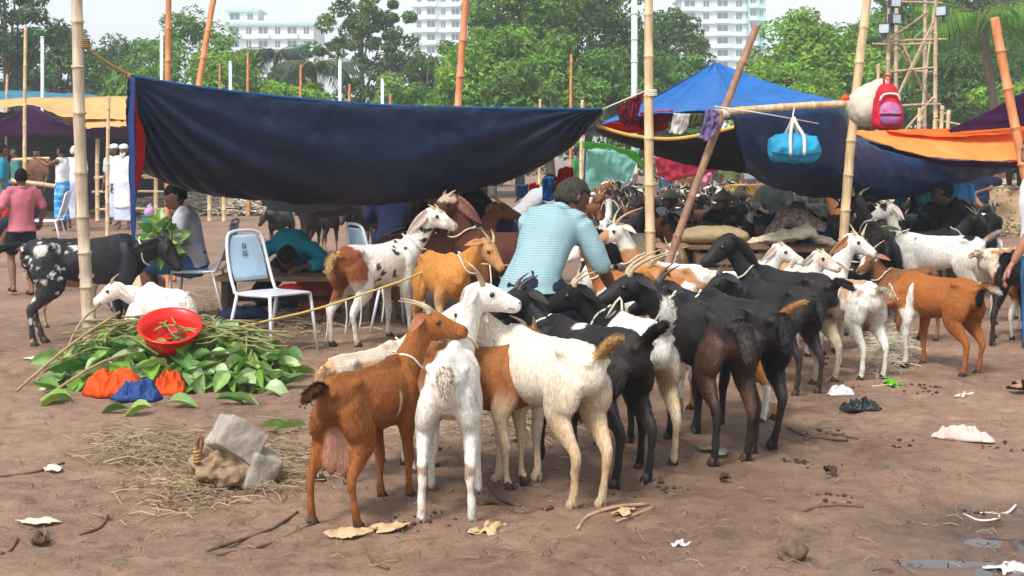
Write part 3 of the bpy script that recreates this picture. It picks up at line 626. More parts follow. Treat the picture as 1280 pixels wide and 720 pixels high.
BLUE = cloth('blue', S(30, 104, 178), .2, .45); ORA = cloth('orange', S(255, 178, 96), .5); ORD = cloth('deep_orange', S(235, 90, 20), .35); PUR = cloth('purple', S(66, 24, 74), .25); REDC = cloth('red', S(206, 36, 32), .3); TANC = cloth('tan', S(226, 182, 118), .3); MINT = cloth('mint', S(150, 214, 204), .45); LIME = cloth('lime', S(110, 200, 30), .4)
DKC = cloth('charcoal', S(34, 33, 38), .08); GREYB = cloth('grey_blue', S(150, 170, 184), .3); PINK = cloth('pink', S(214, 60, 90), .35); WHC = cloth('white', S(226, 222, 214), .3); DBL = cloth('dark_blue', S(22, 34, 70), .1); MAR = cloth('maroon', S(122, 30, 54), .25); SKYB = cloth('sky_blue', S(40, 150, 190), .2); YEL = cloth('yellow', S(232, 190, 96), .3); STEEL = cloth('steel', S(70, 90, 120), .2)
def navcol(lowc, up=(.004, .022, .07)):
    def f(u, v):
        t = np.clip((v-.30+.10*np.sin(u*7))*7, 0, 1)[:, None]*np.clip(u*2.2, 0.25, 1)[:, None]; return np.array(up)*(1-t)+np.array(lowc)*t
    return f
nt_ = empty('navy_tarpaulin', GP(450, 11)); tag(nt_, 'huge navy tarpaulin slung low between the bamboo posts', 'tarpaulin')
def lp(pts, Y0, Y1):
    n = len(pts); return [P(x, y, Y0+(Y1-Y0)*i/(n-1)) for i, (x, y) in enumerate(pts)]
FE = lp([(161, 95), (240, 108), (330, 119), (480, 132), (640, 136), (752, 137)], 10.1, 11.5)
BE = lp([(176, 215), (245, 240), (330, 250), (420, 256), (520, 252), (590, 238), (660, 216), (715, 182), (752, 141)], 11.0, 12.2)
RE = lp([(215, 150), (400, 150), (600, 150), (745, 142)], 13.6, 14.6)
nt_.matrix_world; base = nt_.location.copy()
def under(o, par): o.parent = par; o.location = -Vector(par.location); return o
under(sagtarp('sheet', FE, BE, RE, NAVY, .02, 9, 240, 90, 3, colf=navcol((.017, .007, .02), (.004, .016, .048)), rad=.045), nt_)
hb_ = Blob(); hb_.tube(FE, [.013]*len(FE), n=8, k=8); under(link('hem', hb_.mesh('hem'), cloth('hem_highlight_blue', S(22, 74, 130))), nt_)  # brighter blue of the edge tube paints in the sky highlight
under(sagtarp('blue_flap', lp([(161, 95), (161, 170), (162, 240), (166, 305)], 10.1, 10.25), lp([(169, 97), (169, 170), (169, 240), (169, 306)], 10.0, 10.2), None, cloth('flap_blue', S(34, 66, 128)), .02, 3, 30, 6, 4), nt_)
under(sagtarp('red_flap', lp([(168, 110), (169, 160), (168, 205), (167, 250)], 10.08, 10.3), lp([(169, 110), (180, 160), (179, 205), (168, 252)], 10.25, 10.4), None, cloth('flap_red', S(178, 26, 30)), .02, 3, 30, 8, 5), nt_)
tag(rope('tie_rope', [P(103, 56, 9.85), P(130, 76, 9.95), P(162, 95, 10.1)], .012, TWINE, k=5), 'twisted brown rope tying the tarpaulin corner to the pale post', 'rope')
lash(P(161, 95, 10.1), (1, .2, -.4), .02, TWINE, nt_, 3, 'knot').location = -Vector(nt_.location)
tag(sagtarp('grey_tarpaulin', lp([(305, 234), (345, 240), (400, 246), (452, 250)], 12.6, 12.8), lp([(338, 262), (365, 266), (410, 262), (455, 255)], 13.1, 13.3), None, GREYB, .04, 4, 40, 12, 6), 'crumpled grey blue plastic sheet hanging under the navy tarpaulin', 'tarpaulin')
# blue peaked tent
def tentfn():
    e = poly1(lp([(742, 158), (790, 146), (860, 139), (960, 137), (1056, 128)], 13.0, 13.4)); a = np.array(P(895, 77, 15.6)); e2 = poly1([Vector((q.x*1.0, q.y+4.6, q.z)) for q in lp([(742, 158), (860, 139), (960, 137), (1056, 128)], 13.0, 13.4)])
    def fn(u, v):
        if v < .5: t = v*2; q = np.array(e(u))*(1-t)+a*t
        else: t = v*2-1; q = a*(1-t)+np.array(e2(u))*t
        q[2] -= .10*math.sin(math.pi*abs(2*v-1))*(.4+abs(math.sin(u*math.pi*2))); return q
    return fn
tb = tag(sheet('blue_tent', tentfn(), 70, 40, BLUE, wr=.02, wsc=8, seed=8), 'bright blue tarpaulin tent pitched to a peak', 'tent')
tag(sagtarp('red_sheet', lp([(750, 150), (790, 152), (830, 140), (838, 138)], 13.5, 13.6), lp([(752, 162), (790, 166), (820, 164), (836, 160)], 14, 14.1), None, ORD, .02, 4, 30, 8, 9), 'orange red sheet under the eave of the blue tent', 'sheet')
tag(sagtarp('red_banner', lp([(800, 140), (815, 139), (842, 138)], 13.3, 13.3), lp([(800, 160), (818, 160), (840, 146)], 13.5, 13.5), None, REDC, .02, 4, 20, 8, 10), 'red banner hanging below the blue tent beside the golden post', 'banner')
tag(sagtarp('dark_canopy', lp([(742, 157), (790, 170), (842, 174), (900, 164), (948, 150)], 12.7, 12.8), lp([(744, 163), (795, 186), (850, 203), (900, 213), (950, 216)], 14.2, 14.5), lp([(760, 172), (850, 178), (950, 176)], 18, 18), DKC, .04, 5, 60, 30, 11), 'sagging charcoal canopy below the blue tent', 'canopy')
hb_ = Blob(); hb_.tube(lp([(742, 156.5), (790, 169.5), (842, 173.5), (900, 163.5), (948, 149.5)], 12.69, 12.79), [.017]*5, n=8, k=8); tag(link('yellow_hem', hb_.mesh('hem'), YEL), 'yellow cord edge along the sagging charcoal canopy', 'cord')
tag(sagtarp('maroon_cloth', lp([(770, 134), (788, 124), (806, 115)], 11.7, 11.65), lp([(776, 152), (786, 160), (796, 150)], 11.8, 11.75), None, MAR, .05, 6, 30, 14, 12), 'striped maroon cloth hung on the line beside the golden post', 'cloth')
rope('washing_line', [P(752, 137, 11.7), P(806, 114, 11.65), P(812, 113, 11.62)], .006, ROPEW, 'thin line carrying the maroon cloth', k=3)
tag(sagtarp('towel', lp([(842, 141), (852, 142), (863, 142)], 12.5, 12.5), lp([(838, 166), (850, 168), (858, 162)], 12.55, 12.55), None, WHC, .03, 4, 16, 14, 13), 'white towel drying under the blue tent', 'towel')
tag(sagtarp('shirt', lp([(864, 142), (880, 143)], 12.5, 12.5), lp([(860, 160), (876, 157)], 12.55, 12.55), None, cloth('olive', S(84, 92, 60)), .03, 4, 14, 12, 14), 'olive garment drying beside the white towel', 'garment')
tag(sagtarp('scarf', lp([(882, 138), (890, 136), (898, 139)], 11.1, 11.1), lp([(875, 172), (885, 176), (897, 160)], 11.05, 11.1), None, cloth('mauve', S(110, 96, 140)), .06, 5, 16, 18, 15), 'mauve scarf knotted on the end of the level bamboo rail', 'scarf')
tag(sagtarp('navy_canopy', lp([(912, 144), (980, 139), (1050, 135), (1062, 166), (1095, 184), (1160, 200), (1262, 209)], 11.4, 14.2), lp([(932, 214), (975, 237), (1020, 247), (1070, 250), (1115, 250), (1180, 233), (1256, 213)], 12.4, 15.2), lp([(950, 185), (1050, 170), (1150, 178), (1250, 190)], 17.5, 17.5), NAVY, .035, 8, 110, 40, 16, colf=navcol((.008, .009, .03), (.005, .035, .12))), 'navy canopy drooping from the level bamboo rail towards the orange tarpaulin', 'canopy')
tag(sagtarp('orange_tarpaulin', lp([(1060, 162), (1100, 163), (1185, 163), (1290, 154)], 14.5, 14.0), lp([(1062, 166), (1100, 179), (1150, 193), (1200, 199), (1290, 201)], 13.9, 13.4), None, ORA, .025, 6, 70, 30, 17), 'bright orange tarpaulin stretched over the goats beside the edge of the market', 'tarpaulin')
tag(sagtarp('orange_fold', lp([(1105, 162), (1185, 161.5), (1290, 152)], 14.4, 13.9), lp([(1110, 164), (1190, 171), (1290, 165)], 14.1, 13.6), None, cloth('fold_orange', S(246, 120, 26), .4), .02, 5, 40, 8, 47), 'deep orange fold along the upper edge of the orange tarpaulin', 'cloth')
tag(sagtarp('purple_band', lp([(1085, 176), (1150, 195), (1200, 201), (1290, 203)], 13.95, 13.45), lp([(1092, 182), (1150, 203), (1200, 208), (1290, 210)], 14.05, 13.6), None, PUR, .02, 5, 50, 6, 18), 'purple cloth edge under the orange tarpaulin', 'cloth')
tag(sagtarp('purple_tarpaulin', lp([(1184, 163), (1230, 141), (1276, 117), (1292, 112)], 13.9, 13.3), lp([(1188, 165), (1235, 162), (1280, 158), (1294, 157)], 13.9, 13.4), None, PUR, .02, 4, 24, 12, 19), 'purple tarpaulin corner tied to the thick cut bamboo', 'tarpaulin')
tag(sagtarp('mint_sheet', lp([(733, 187), (770, 188), (800, 186)], 30, 30), lp([(731, 238), (765, 240), (790, 222)], 30.2, 30.2), None, MINT, .09, 5, 40, 20, 20), 'mint green plastic sheet hung up behind the far goats', 'sheet')
tag(sagtarp('lime_awning', lp([(716, 178), (750, 178), (795, 190)], 29, 29), lp([(733, 187), (770, 188), (812, 214)], 30, 29.5), None, LIME, .05, 5, 30, 8, 21), 'lime green awning strip above the mint sheet', 'awning')
tag(sagtarp('pink_cloth', lp([(818, 196), (850, 198), (905, 208)], 27, 27), lp([(822, 220), (845, 226), (890, 216)], 27.2, 27.2), None, PINK, .12, 6, 30, 12, 22), 'crumpled pink red cloth hung behind the far goats', 'cloth')
tag(sagtarp('pale_sheet', lp([(905, 232), (930, 230), (945, 231)], 27, 27), lp([(905, 245), (925, 247), (944, 244)], 27.2, 27.2), None, YEL, .06, 4, 20, 8, 23), 'pale yellow sheet behind the far black goats', 'sheet')
tag(sagtarp('red_hanging', lp([(698, 212), (706, 208), (716, 210)], 13.2, 13.2), lp([(694, 240), (704, 252), (718, 242)], 13.4, 13.4), None, REDC, .05, 3, 14, 14, 24), 'red cloth bundle hanging beside the teal shirted man', 'cloth')
tag(sagtarp('blue_hanging', lp([(678, 222), (686, 221), (693, 222)], 15, 15), lp([(678, 250), (686, 252), (692, 250)], 15.1, 15.1), None, BLUE, .04, 3, 10, 12, 25), 'blue plastic hanging beside the red cloth bundle', 'plastic')
tag(sagtarp('blue_bundle', lp([(644, 233), (652, 231), (660, 232)], 16, 16), lp([(645, 244), (652, 247), (660, 244)], 16.2, 16.2), None, BLUE, .06, 3, 10, 8, 26), 'small blue cloth under the navy tarpaulin edge', 'cloth')
tag(sagtarp('red_bundle', lp([(661, 230), (668, 229), (675, 232)], 16, 16), lp([(661, 243), (668, 245), (674, 243)], 16.2, 16.2), None, REDC, .08, 3, 10, 8, 27), 'small red cloth between two blue pieces', 'cloth')
# --- stalls at the back left
st = empty('market_stall', GP(70, 27)); tag(st, 'stall row roofed with tan cloth and hung with purple', 'stall')
def U(o): return under(o, st)
U(sagtarp('roof_sheet', lp([(-20, 126), (35, 123), (80, 122), (165, 120)], 33, 33), lp([(-20, 142), (37, 130), (80, 146), (165, 150)], 30.6, 30.6), None, TANC, .06, 6, 40, 10, 30))
U(sagtarp('roof_sheet', lp([(70, 146), (110, 140), (165, 138)], 32, 32), lp([(110, 160), (140, 158), (170, 158)], 30, 30), None, TANC, .05, 6, 30, 10, 31))
U(sagtarp('roof_sheet', lp([(-30, 141), (0, 141), (25, 139)], 32, 32), lp([(-30, 156), (-5, 154), (12, 146)], 30.6, 30.6), None, STEEL, .05, 6, 20, 8, 32))
U(sagtarp('valance', lp([(-20, 157), (12, 146), (37, 132), (62, 144), (100, 158), (170, 160)], 30.5, 30.1), lp([(-20, 172), (35, 170), (90, 172), (170, 174)], 30.7, 30.3), None, PUR, .05, 6, 50, 10, 33))
U(sagtarp('stall_shade_cloth', lp([(-40, 160), (80, 158), (340, 150)], 37, 37), lp([(-40, 262), (80, 264), (340, 262)], 37, 37), None, DKC, .1, 6, 40, 14, 34))  # dark backdrop added, its tone stands for shade inside the stall
U(sagtarp('stall_shade_cloth', lp([(-40, 158), (100, 160), (165, 160)], 31.5, 31.5), lp([(-40, 160), (100, 158), (330, 140)], 36.9, 36.9), None, DKC, .05, 6, 30, 10, 35))  # dark sheet overhead, coloured for the same interior shade
# blue roof strip behind the stalls
tag(sagtarp('blue_roof', lp([(-20, 112), (60, 115), (125, 119)], 40, 40), lp([(-20, 124), (60, 124), (125, 124)], 38, 38), None, cloth('roof_blue', S(60, 130, 160)), .05, 6, 30, 6, 36), 'long blue sheet roof behind the tan stalls', 'roof')
# rails of the stalls
def rail(x0, y0, x1, y1, Y, r=.035): U(link('rail', bamboo(P(x0, y0, Y), P(x1, y1, Y), r, r*.9, BAM, int(x0*3+y0), .01), BAM))
rail(15, 200, 62, 198, 28.3); rail(12, 226, 70, 233, 25, .045); rail(118, 222, 240, 220, 31); rail(115, 240, 215, 240, 31, .03); rail(120, 262, 215, 262, 31, .03); rail(180, 222, 330, 226, 31)
for x, Y in ((122, 31), (195, 31), (228, 31), (262, 31), (280, 31), (-20, 26)): U(link('post', bamboo(GP(x, Y), P(x, 165 if x < 140 else 213, Y), .05, .045, BAM, x, .004), BAM))
# --- bamboo lighting tower
BAMT = mat('bamboo_tower_mat', S(170, 146, 122), rough=.7, var=.35, scale=5)
tw = empty('bamboo_tower', GP(1143, 26)); tag(tw, 'lashed bamboo tower carrying floodlights in front of the palm', 'tower')
def W_(x0, y0, x1, y1, dY=0, dY1=None, r=.035, m=BAMT): 
    Y = 26+dY; Y1 = 26+(dY if dY1 is None else dY1); under(link('culm', bamboo(P(x0, y0, Y), P(x1, y1, Y1), r, r*.85, m, int(x0+y0), .006), m), tw)
gy = 197+F*H/26
for x0, x1, dy in ((1111, 1112, 0), (1123, 1121, 1.2), (1158, 1157, 1.2), (1172, 1170, 0)): W_(x0, gy, x1, -10, dy, r=.045)
for x0, y0, x1, y1, a, c in ((1108, 2, 1178, 4, 0, 0), (1104, 52, 1184, 49, 0, 0), (1112, 57, 1166, 54, 1.2, 1.2), (1112, 90, 1172, 84, 0, 0), (1120, 88, 1165, 90, 1.2, 1.2), (1126, 132, 1176, 130, 0, 0), (1122, 120, 1168, 25, 0, 0), (1118, 130, 1175, 20, .1, .1), (1126, 50, 1160, 130, 1.2, 1.2), (1123, 60, 1172, 140, 0, 1.2), (1152, 150, 1168, 10, 0, 1.2), (1130, 165, 1168, 120, 0, 0), (1160, 15, 1110, 50, 0, .6), (1090, 55, 1125, 56, .2, .2), (1170, 150, 1210, 158, 0, 0)): W_(x0, y0, x1, y1, a, c, .024)
FL = mat('floodlight_housing', S(60, 66, 74), rough=.4, metal=.3); FG = mat('floodlight_glass', S(170, 180, 190), rough=.1)
for x, y, a in ((1118, 24, .5), (1106, 36, -.5), (1178, 14, -.7), (1118, 3, .2)):
    f = link('floodlight', bxm((0, 0, 0), (.22, .12, .2)), FL, tw, P(x, y, 25.8)-tw.location, a); link('lens', bxm((0, -.065, 0), (.18, .02, .16)), FG, f); link('bracket', bxm((0, .08, -.08), (.04, .08, .22)), FL, f)
# low sticks in front of the tower
for i, (x0, y0, x1, y1) in enumerate(((1146, 165, 1150, 135), (1175, 165, 1178, 132), (1180, 160, 1186, 138), (1160, 165, 1170, 140))): tag(link('stick', bamboo(GP(x0, 20), P(x1, y1, 20), .035, .03, BAM, 60+i, .01), BAM), 'bamboo stake rising behind the orange tarpaulin', 'stake', 'stakes below the bamboo tower')
# ================================================================== bags on the poles
def bag(name, pts, rad, m, label, loc, vox=.02, noise=.03, cat='bag', n=14, sc=(1, 1, 1)):
    b = Blob(); b.tube(pts, rad, n=n, k=3); me = b.remesh(name, vox, 6); co = coords(me); nr = normals(me); setco(me, co+nr*((fbm(co, 9, len(label), 3)-.5)*noise-(np.abs(fbm(co, 13, len(label)+2, 3)-.5)-.12)*noise*1.3)[:, None]); o = link(name, me, m, None, loc); return tag(o, label, cat)
db = bag('duffel_bag', [(-.21, 0, 0), (-.19, 0, .0), (-.1, 0, .01), (.1, 0, .01), (.19, 0, 0), (.21, 0, 0)], [.03, .1, .125, .125, .1, .03], SKYB, 'sky blue duffel bag hanging by white straps from the rail', P(992, 187, 11.2), noise=.05)
for dx in (-.05, .06):
    b = Blob(); b.tube([(dx, -.135, -.05), (dx, -.12, .1), (dx*.4, -.03, .2), (0, 0, .27), (dx*.4, .05, .2), (dx, .12, .1), (dx, .135, -.05)], [(.014, .004)]*7, n=6, k=4, up=(0, 1, .01)); link('strap', b.mesh('strap'), WHC, db)
b = Blob(); b.tube([(-.2, -.1, -.02), (0, -.128, -.045), (.2, -.1, -.02)], [(.02, .004)]*3, k=3); link('trim', b.mesh('trim'), STEEL, db)
rope('bag_cord', [P(992, 160, 11.2), P(991, 147, 11.25), P(993, 134, 11.4)], .006, ROPEW, 'white cord looping the duffel bag to the rail', k=3)
sk = bag('white_sack', [(.17, 0, .17), (.12, 0, .14), (.04, 0, .05), (-.03, 0, -.05), (-.09, 0, -.13), (-.13, 0, -.17)], [.03, .07, .14, .17, .14, .05], cloth('sackcloth', S(206, 196, 180), .15), 'bulging white sack slung on the bamboo post', P(1086, 127, 11.9), noise=.03)
bp_ = bag('backpack', [(0, 0, .23), (0, 0, .18), (0, 0, .05), (0, 0, -.1), (0, 0, -.2), (0, 0, -.22)], [(.05, .05), (.1, .08), (.135, .11), (.15, .11), (.14, .1), (.1, .06)], cloth('backpack_red', S(186, 26, 44), .05), 'red backpack with a blue patterned pocket beside the white sack', P(1109, 134, 11.7), noise=.03); bp_.scale = (.88, .88, .88)
POCK = mat('pocket_pattern', S(40, 130, 196), rough=.6, var=.3, scale=22, col2=S(214, 44, 70))
b = Blob(); b.tube([(0, -.1, .04), (0, -.11, .0), (0, -.115, -.1), (0, -.1, -.17)], [(.05, .03), (.095, .04), (.11, .045), (.08, .03)], n=14, k=3); link('front_pocket', b.mesh('pocket'), POCK, bp_)
b = Blob(); b.tube([(-.1, -.1, .06), (-.06, -.12, .12), (.06, -.12, .12), (.1, -.1, .06)], [.012]*4, n=6, k=4); link('zip', b.mesh('zip'), WHC, bp_)
b = Blob(); b.tube([(-.03, 0, .22), (-.03, 0, .3), (.03, 0, .3), (.03, 0, .22)], [.012]*4, n=6, k=4); link('handle', b.mesh('handle'), REDC, bp_)
bag('cap_bundle', [(-.04, 0, -.03), (0, 0, 0), (.04, 0, -.02)], [.012, .032, .018], ORD, 'orange and red rag tied to the end of the level rail', P(1056, 122, 11.6), noise=.05, cat='rag')
rope('guy_line', [P(893, 133, 11.2), P(960, 143, 11), P(1040, 158, 12.6), P(1062, 163, 13.6)], .006, ROPEW, 'white guy line from the dark leaning bamboo to the orange tarpaulin', k=3)
b = bag('knot_rags', [(0, 0, -.04), (0, 0, .02), (.01, 0, .08)], [.03, .035, .01], WHC, 'white rag knotted where the orange tarpaulin is tied', P(1052, 158, 13.1), noise=.05, cat='rag')
# ================================================================== the herd
def gt_(hind, fore, s, label, neck=(None, .2, .8), look=(None, -12), fur=0, voxel=None, cat='goat', group=None, simple=False, name='goat', **sp):
    h = G(*hind); f = G(*fore); a = math.atan2(f.y-h.y, f.x-h.x)
    ya = a if neck[0] is None else R(neck[0]); la = a if look[0] is None else R(look[0]); ya -= a; la -= a; pt = R(look[1])
    voxel = voxel or (.0128 if fur > 4500 else .016)
    sp.update(s=s, head=(.27+neck[1]*math.cos(ya), neck[1]*math.sin(ya), neck[2]), look=(math.cos(la)*math.cos(pt), math.sin(la)*math.cos(pt), math.sin(pt)), seed=len(label))
    o = make_goat(sp, voxel, fur, simple, name); place(o, h, f, label, cat, group); ca, sa = math.cos(a), math.sin(a); zs = [GZ(o.location.x+s*(x*ca-y*sa), o.location.y+s*(x*sa+y*ca)) for x, y in ((-.288, .084), (-.288, -.084), (.246, .078), (.246, -.078))]; o.location.z = sum(zs)/4-.006; return o
def legs(c, z=.3): return c.p('hind0', 'hind1', 'fore0', 'fore1')*(1-c.zr(z-.06, z+.06))
HG = lambda *cs: (lambda c: c.p(*cs))
gt_((429, 651), (488, 623), .93, 'brown doe with an udder and a white flank streak', (42, .15, .79), (0, -4), 9000, tail='back', udder=1, base=BRN, horn=.13, hornb=1.3, horns=.1, feet=[(.0, .02), (.03, -.02), (-.01, -.02), (.05, .02)], dirt=.3,
    rules=[(lambda c: c.ell((.10, -.14, .45), (.018, .06, .1), .3), (.6, .42, .28)), (lambda c: c.p('tail')*.85, DBR), (lambda c: c.ell((.14, 0, .63), (.16, .06, .05), .9)*.45, DBR), (lambda c: c.p('udder'), (.3, .15, .1)), (lambda c: legs(c, .06)*.6, DBR), (lambda c: c.ell((-.37, 0, .52), (.05, .05, .09), .8)*.5, DBR)])
gt_((422, 602), (492, 577), .88, 'cream goat half hidden behind the brown doe', (20, .18, .74), (10, -20), 4000, base=CRM, rules=[(lambda c: c.spots(7, .66, 3), (.5, .3, .16)), (lambda c: legs(c, .2)*c.spots(16, .5, 2), BLK)], tail='down')
gt_((557, 655), (570, 606), 1.0, 'lean white goat seen from behind with pink ears', (58, .15, .84), (5, -6), 8000, base=WHT, ribs=1.3, tail='curl', horn=.15, horns=.5, hornb=.5, ear=.15, eara=-.35, earin=(.62, .3, .24), feet=[(-.0, .015), (0, -.02), (.02, .03), (-.06, -.03)], nose=(.5, .26, .22), hoof=(.2, .15, .12), dirt=.25, furl=.8,
    rules=[(lambda c: c.p('tail')*.8, CRM), (lambda c: c.ell((-.37, 0, .5), (.05, .04, .09), .9)*.4, (.42, .3, .2)), (lambda c: c.ell((-.32, .084, .225), (.04, .04, .03))+c.ell((-.32, -.084, .225), (.04, .04, .03)), (.3, .22, .15))])
gt_((562, 590), (619, 599), .95, 'brown goat with beige legs tucked behind the lean white goat', (75, .12, .68), (60, -10), 3000, base=(.24, .09, .03), horn=.1, feet=[(0, 0), (0, 0), (0, 0), (.02, 0)], rules=[(lambda c: legs(c, .42), (.5, .38, .25))])
gt_((725, 627), (648, 597), 1.07, 'cream goat with a tan tail and yellowish haunches', (172, .17, .70), (185, -10), 9000, base=(.62, .55, .45), tail='raised', horn=.12, feet=[(.03, -.03), (-.01, .03), (.03, 0), (-.03, 0)], hoof=(.4, .3, .2), fat=1.03, haunch=1.3, furl=.8, dirt=.3,
    rules=[(lambda c: c.p('tail')*.9, (.55, .33, .12)), (lambda c: c.p('hind0', 'hind1')*np.clip(.95-c.zr(.2, .58), 0, 1)*(.5+fbm(c.co, 12, 4)), (.5, .33, .16)), (lambda c: legs(c, .24)*.6, (.42, .31, .2)), (lambda c: c.ell((.2, 0, .36), (.1, .12, .05))*.6, (.4, .33, .28))])
gt_((787, 599), (690, 570), 1.07, 'black goat with a shaggy black tail behind the cream goat', (140, .15, .72), (200, -14), 7000, base=BLK, dark=True, tail='raised', horn=.1, hornd=True, feet=[(.0, .01), (0, 0), (.02, 0), (-.03, 0)], rules=[(lambda c: c.ell((.05, 0, .62), (.06, .05, .03)), WHT)], dirt=.15)
gt_((822, 581), (764, 548), 1.07, 'white backed goat with an upright bushy tail and black shins', (150, .17, .70), (188, -10), 8000, base=WHT, tail='up', horn=.12, feet=[(0, 0), (.02, 0), (0, 0), (0, 0)], haunch=1.6, earin=BLK, earcol=BLK, dirt=.15,
    rules=[(lambda c: c.p('hind0', 'hind1')*(1-c.zr(.42, .55))*(.55+fbm(c.co, 10, 2)*.6), (.5, .37, .22)), (lambda c: c.p('head', 'neck', 'fore0', 'fore1')*np.clip((c.x-.16)*20, 0, 1), BLK), (lambda c: c.ell((.25, 0, .5), (.16, .2, .22)), BLK), (lambda c: c.p('hind0')*(1-c.zr(.26, .32)), BLK)])
gt_((915, 574), (853, 541), 1.15, 'black goat with a reddish brown thigh and swept back horns', (166, .21, .69), (190, -16), 8000, base=BLK, dark=True, tail='down', horn=.17, hornb=1.5, horns=.15, feet=[(.0, .0), (.05, .0), (.0, 0), (.06, 0)], dirt=.2, rules=[(lambda c: c.ell((-.27, 0, .4), (.12, .2, .2), .5)*.75, (.075, .03, .018)), (lambda c: c.p('tail')*c.t*.6, (.12, .1, .09))])
gt_((957, 559), (887, 532), 1.15, 'plain black goat between the brown thighed goat and open mud', (170, .18, .64), (185, -20), 6000, base=BLK, dark=True, tail='down', horn=.12, hornd=True, feet=[(0, 0), (.1, .01), (0, 0), (.05, 0)], dirt=.25)
gt_((1010, 492), (935, 474), 1.02, 'black goat standing behind two others by the white litter', (178, .15, .64), (185, -25), 3000, base=BLK, dark=True, tail='down', horn=.1, hornd=True)
gt_((945, 522), (862, 512), .98, 'orange brown goat with a raised tail and white speckled shoulder', (172, .14, .80), (160, -5), 6000, base=ORG, tail='raised', horn=.14, rules=[(lambda c: c.ell((.28, 0, .56), (.12, .2, .12))*c.spots(13, .48, 2), WHT), (lambda c: legs(c, .32)*c.spots(9, .45, 5), WHT), (lambda c: c.p('tail')*c.t*.7, (.5, .36, .2))])
gt_((1043, 479), (938, 458), 1.1, 'long eared black goat with cream haunches', (178, .19, .80), (200, -28), 7000, base=BLK, dark=True, tail='back', horn=0, ear=.24, earw=.085, eara=-1.25, eard=.1, earin=BLK, hs=1.1, rules=[(lambda c: c.p('hind0', 'hind1')*(1-c.zr(.43, .55))*np.clip((fbm(c.co, 11, 6)-.3)*4, 0, 1), (.45, .36, .25)), (lambda c: legs(c, .2), (.4, .31, .22))])
gt_((1092, 473), (1030, 456), 1.0, 'white goat dappled with tan standing by the plastic litter', (176, .2, .66), (180, -20), 6000, base=WHT, tail='back', dirt=.3, rules=[(lambda c: c.ell((-.12, 0, .6), (.24, .16, .11))*c.spots(11, .46, 3)*.85, (.45, .24, .12)), (lambda c: c.p('tail')*.6, TAN), (lambda c: c.spots(24, .74, 8)*.5, (.2, .15, .12))])
gt_((1208, 467), (1141, 455), 1.0, 'chestnut goat with a white belt feeding at the trampled fodder', (192, .27, .44), (200, -52), 7000, base=(.29, .095, .022), tail='back', feet=[(0, 0), (.03, 0), (0, 0), (-.02, 0)], earcol=DBR,
    rules=[(lambda c: c.ell((.17, .12, .45), (.035, .12, .17), .4, 3), WHT), (lambda c: c.ell((.2, .1, .36), (.1, .08, .06), .4, 5), WHT), (lambda c: c.p('fore0')*(1-c.zr(.28, .36)), WHT), (lambda c: c.p('tail')*np.clip(c.t*2.2-.9, 0, 1), WHT), (lambda c: c.ell((-.37, 0, .53), (.04, .05, .09)), BLK), (lambda c: c.p('head')*.7, DBR)])
gt_((1208, 390), (1140, 387), 1.12, 'white goat with a black patched head chewing a green leaf', (178, .13, .86), (192, -12), 5000, base=WHT, tail='raised', horn=.05, ear=.15, eara=-.8, dirt=.2, fat=1.05,
    rules=[(lambda c: c.p('head', 'neck')*c.spots(13, .52, 4), BLK), (lambda c: c.ell((-.24, 0, .63), (.06, .07, .05)), BLK), (lambda c: c.p('tail')*.8, (.3, .22, .15)), (lambda c: c.p('hind0', 'hind1')*(1-c.zr(.4, .52))*.6, (.4, .33, .27))])
gt_((1256, 438), (1306, 420), 1.15, 'black goat turned away beside the man in blue jeans', (20, .2, .72), (10, -15), 5000, base=BLK, dark=True, tail='back', feet=[(0, .05), (0, 0), (0, 0), (0, 0)])
gt_((1226, 405), (1292, 398), 1.02, 'cream goat flecked with brown behind the black goat near the jeans', (10, .2, .8), (0, -10), 3000, base=CRM, tail='back', rules=[(lambda c: c.spots(16, .5, 3)*c.zr(.5, .56), (.4, .19, .08))])
gt_((1240, 425), (1300, 412), .9, 'brown goat with white shanks among the legs near the jeans', (0, .2, .72), (0, -15), 0, base=(.22, .08, .03), rules=[(lambda c: legs(c, .3), WHT)])
gt_((880, 444), (938, 450), .98, 'white goat with a plain white face looking over the long eared goat', (10, .13, .80), (-25, -16), 3000, base=WHT, ear=.15, eara=-.9, horn=.04)
gt_((935, 440), (1000, 446), .95, 'white goat whose face has a faint tan eye patch', (0, .08, .78), (-40, -18), 3000, base=WHT, ear=.17, eara=-1.1, horn=.04, rules=[(lambda c: c.p('head')*c.spots(18, .55, 6)*.6, (.5, .3, .18))])
gt_((968, 432), (1032, 440), 1.05, 'white goat with orange patched face and lop ears', (5, .13, .80), (-28, -20), 3000, base=WHT, ear=.18, earw=.07, eara=-1.1, horn=.04, earcol=(.5, .24, .09), rules=[(lambda c: c.p('head')*c.ell((.5, -.03, .8), (.09, .07, .06)), (.5, .23, .08)), (lambda c: c.ell((0, 0, .6), (.2, .2, .08))*c.spots(8, .5, 3), (.48, .24, .1))])
gt_((1078, 402), (1066, 424), 1.1, 'black goat with white speckled ears beside the foot of the bamboo post', (265, .12, .72), (262, -30), 2500, base=BLK, dark=True, ear=.18, eara=-.9, rules=[(lambda c: c.p('head')*c.spots(22, .68, 2), WHT)])
gt_((1112, 412), (1088, 388), 1.28, 'big glossy black goat with its rump turned to the white goat', (110, .2, .8), (100, -10), 3500, base=BLK, dark=True, tail='down')
gt_((1160, 425), (1108, 432), .9, 'brown goat with curved horns peering from behind the chestnut goat', (185, .14, .74), (215, -25), 2500, base=(.2, .08, .03), horn=.16, horns=.3, rules=[(lambda c: c.p('head')*c.spots(14, .55, 2), WHT)])
gt_((1120, 376), (1190, 373), 1.1, 'black goat in the shade behind the white goat with the leaf', (0, .2, .76), (10, -20), 0, base=BLK, dark=True)
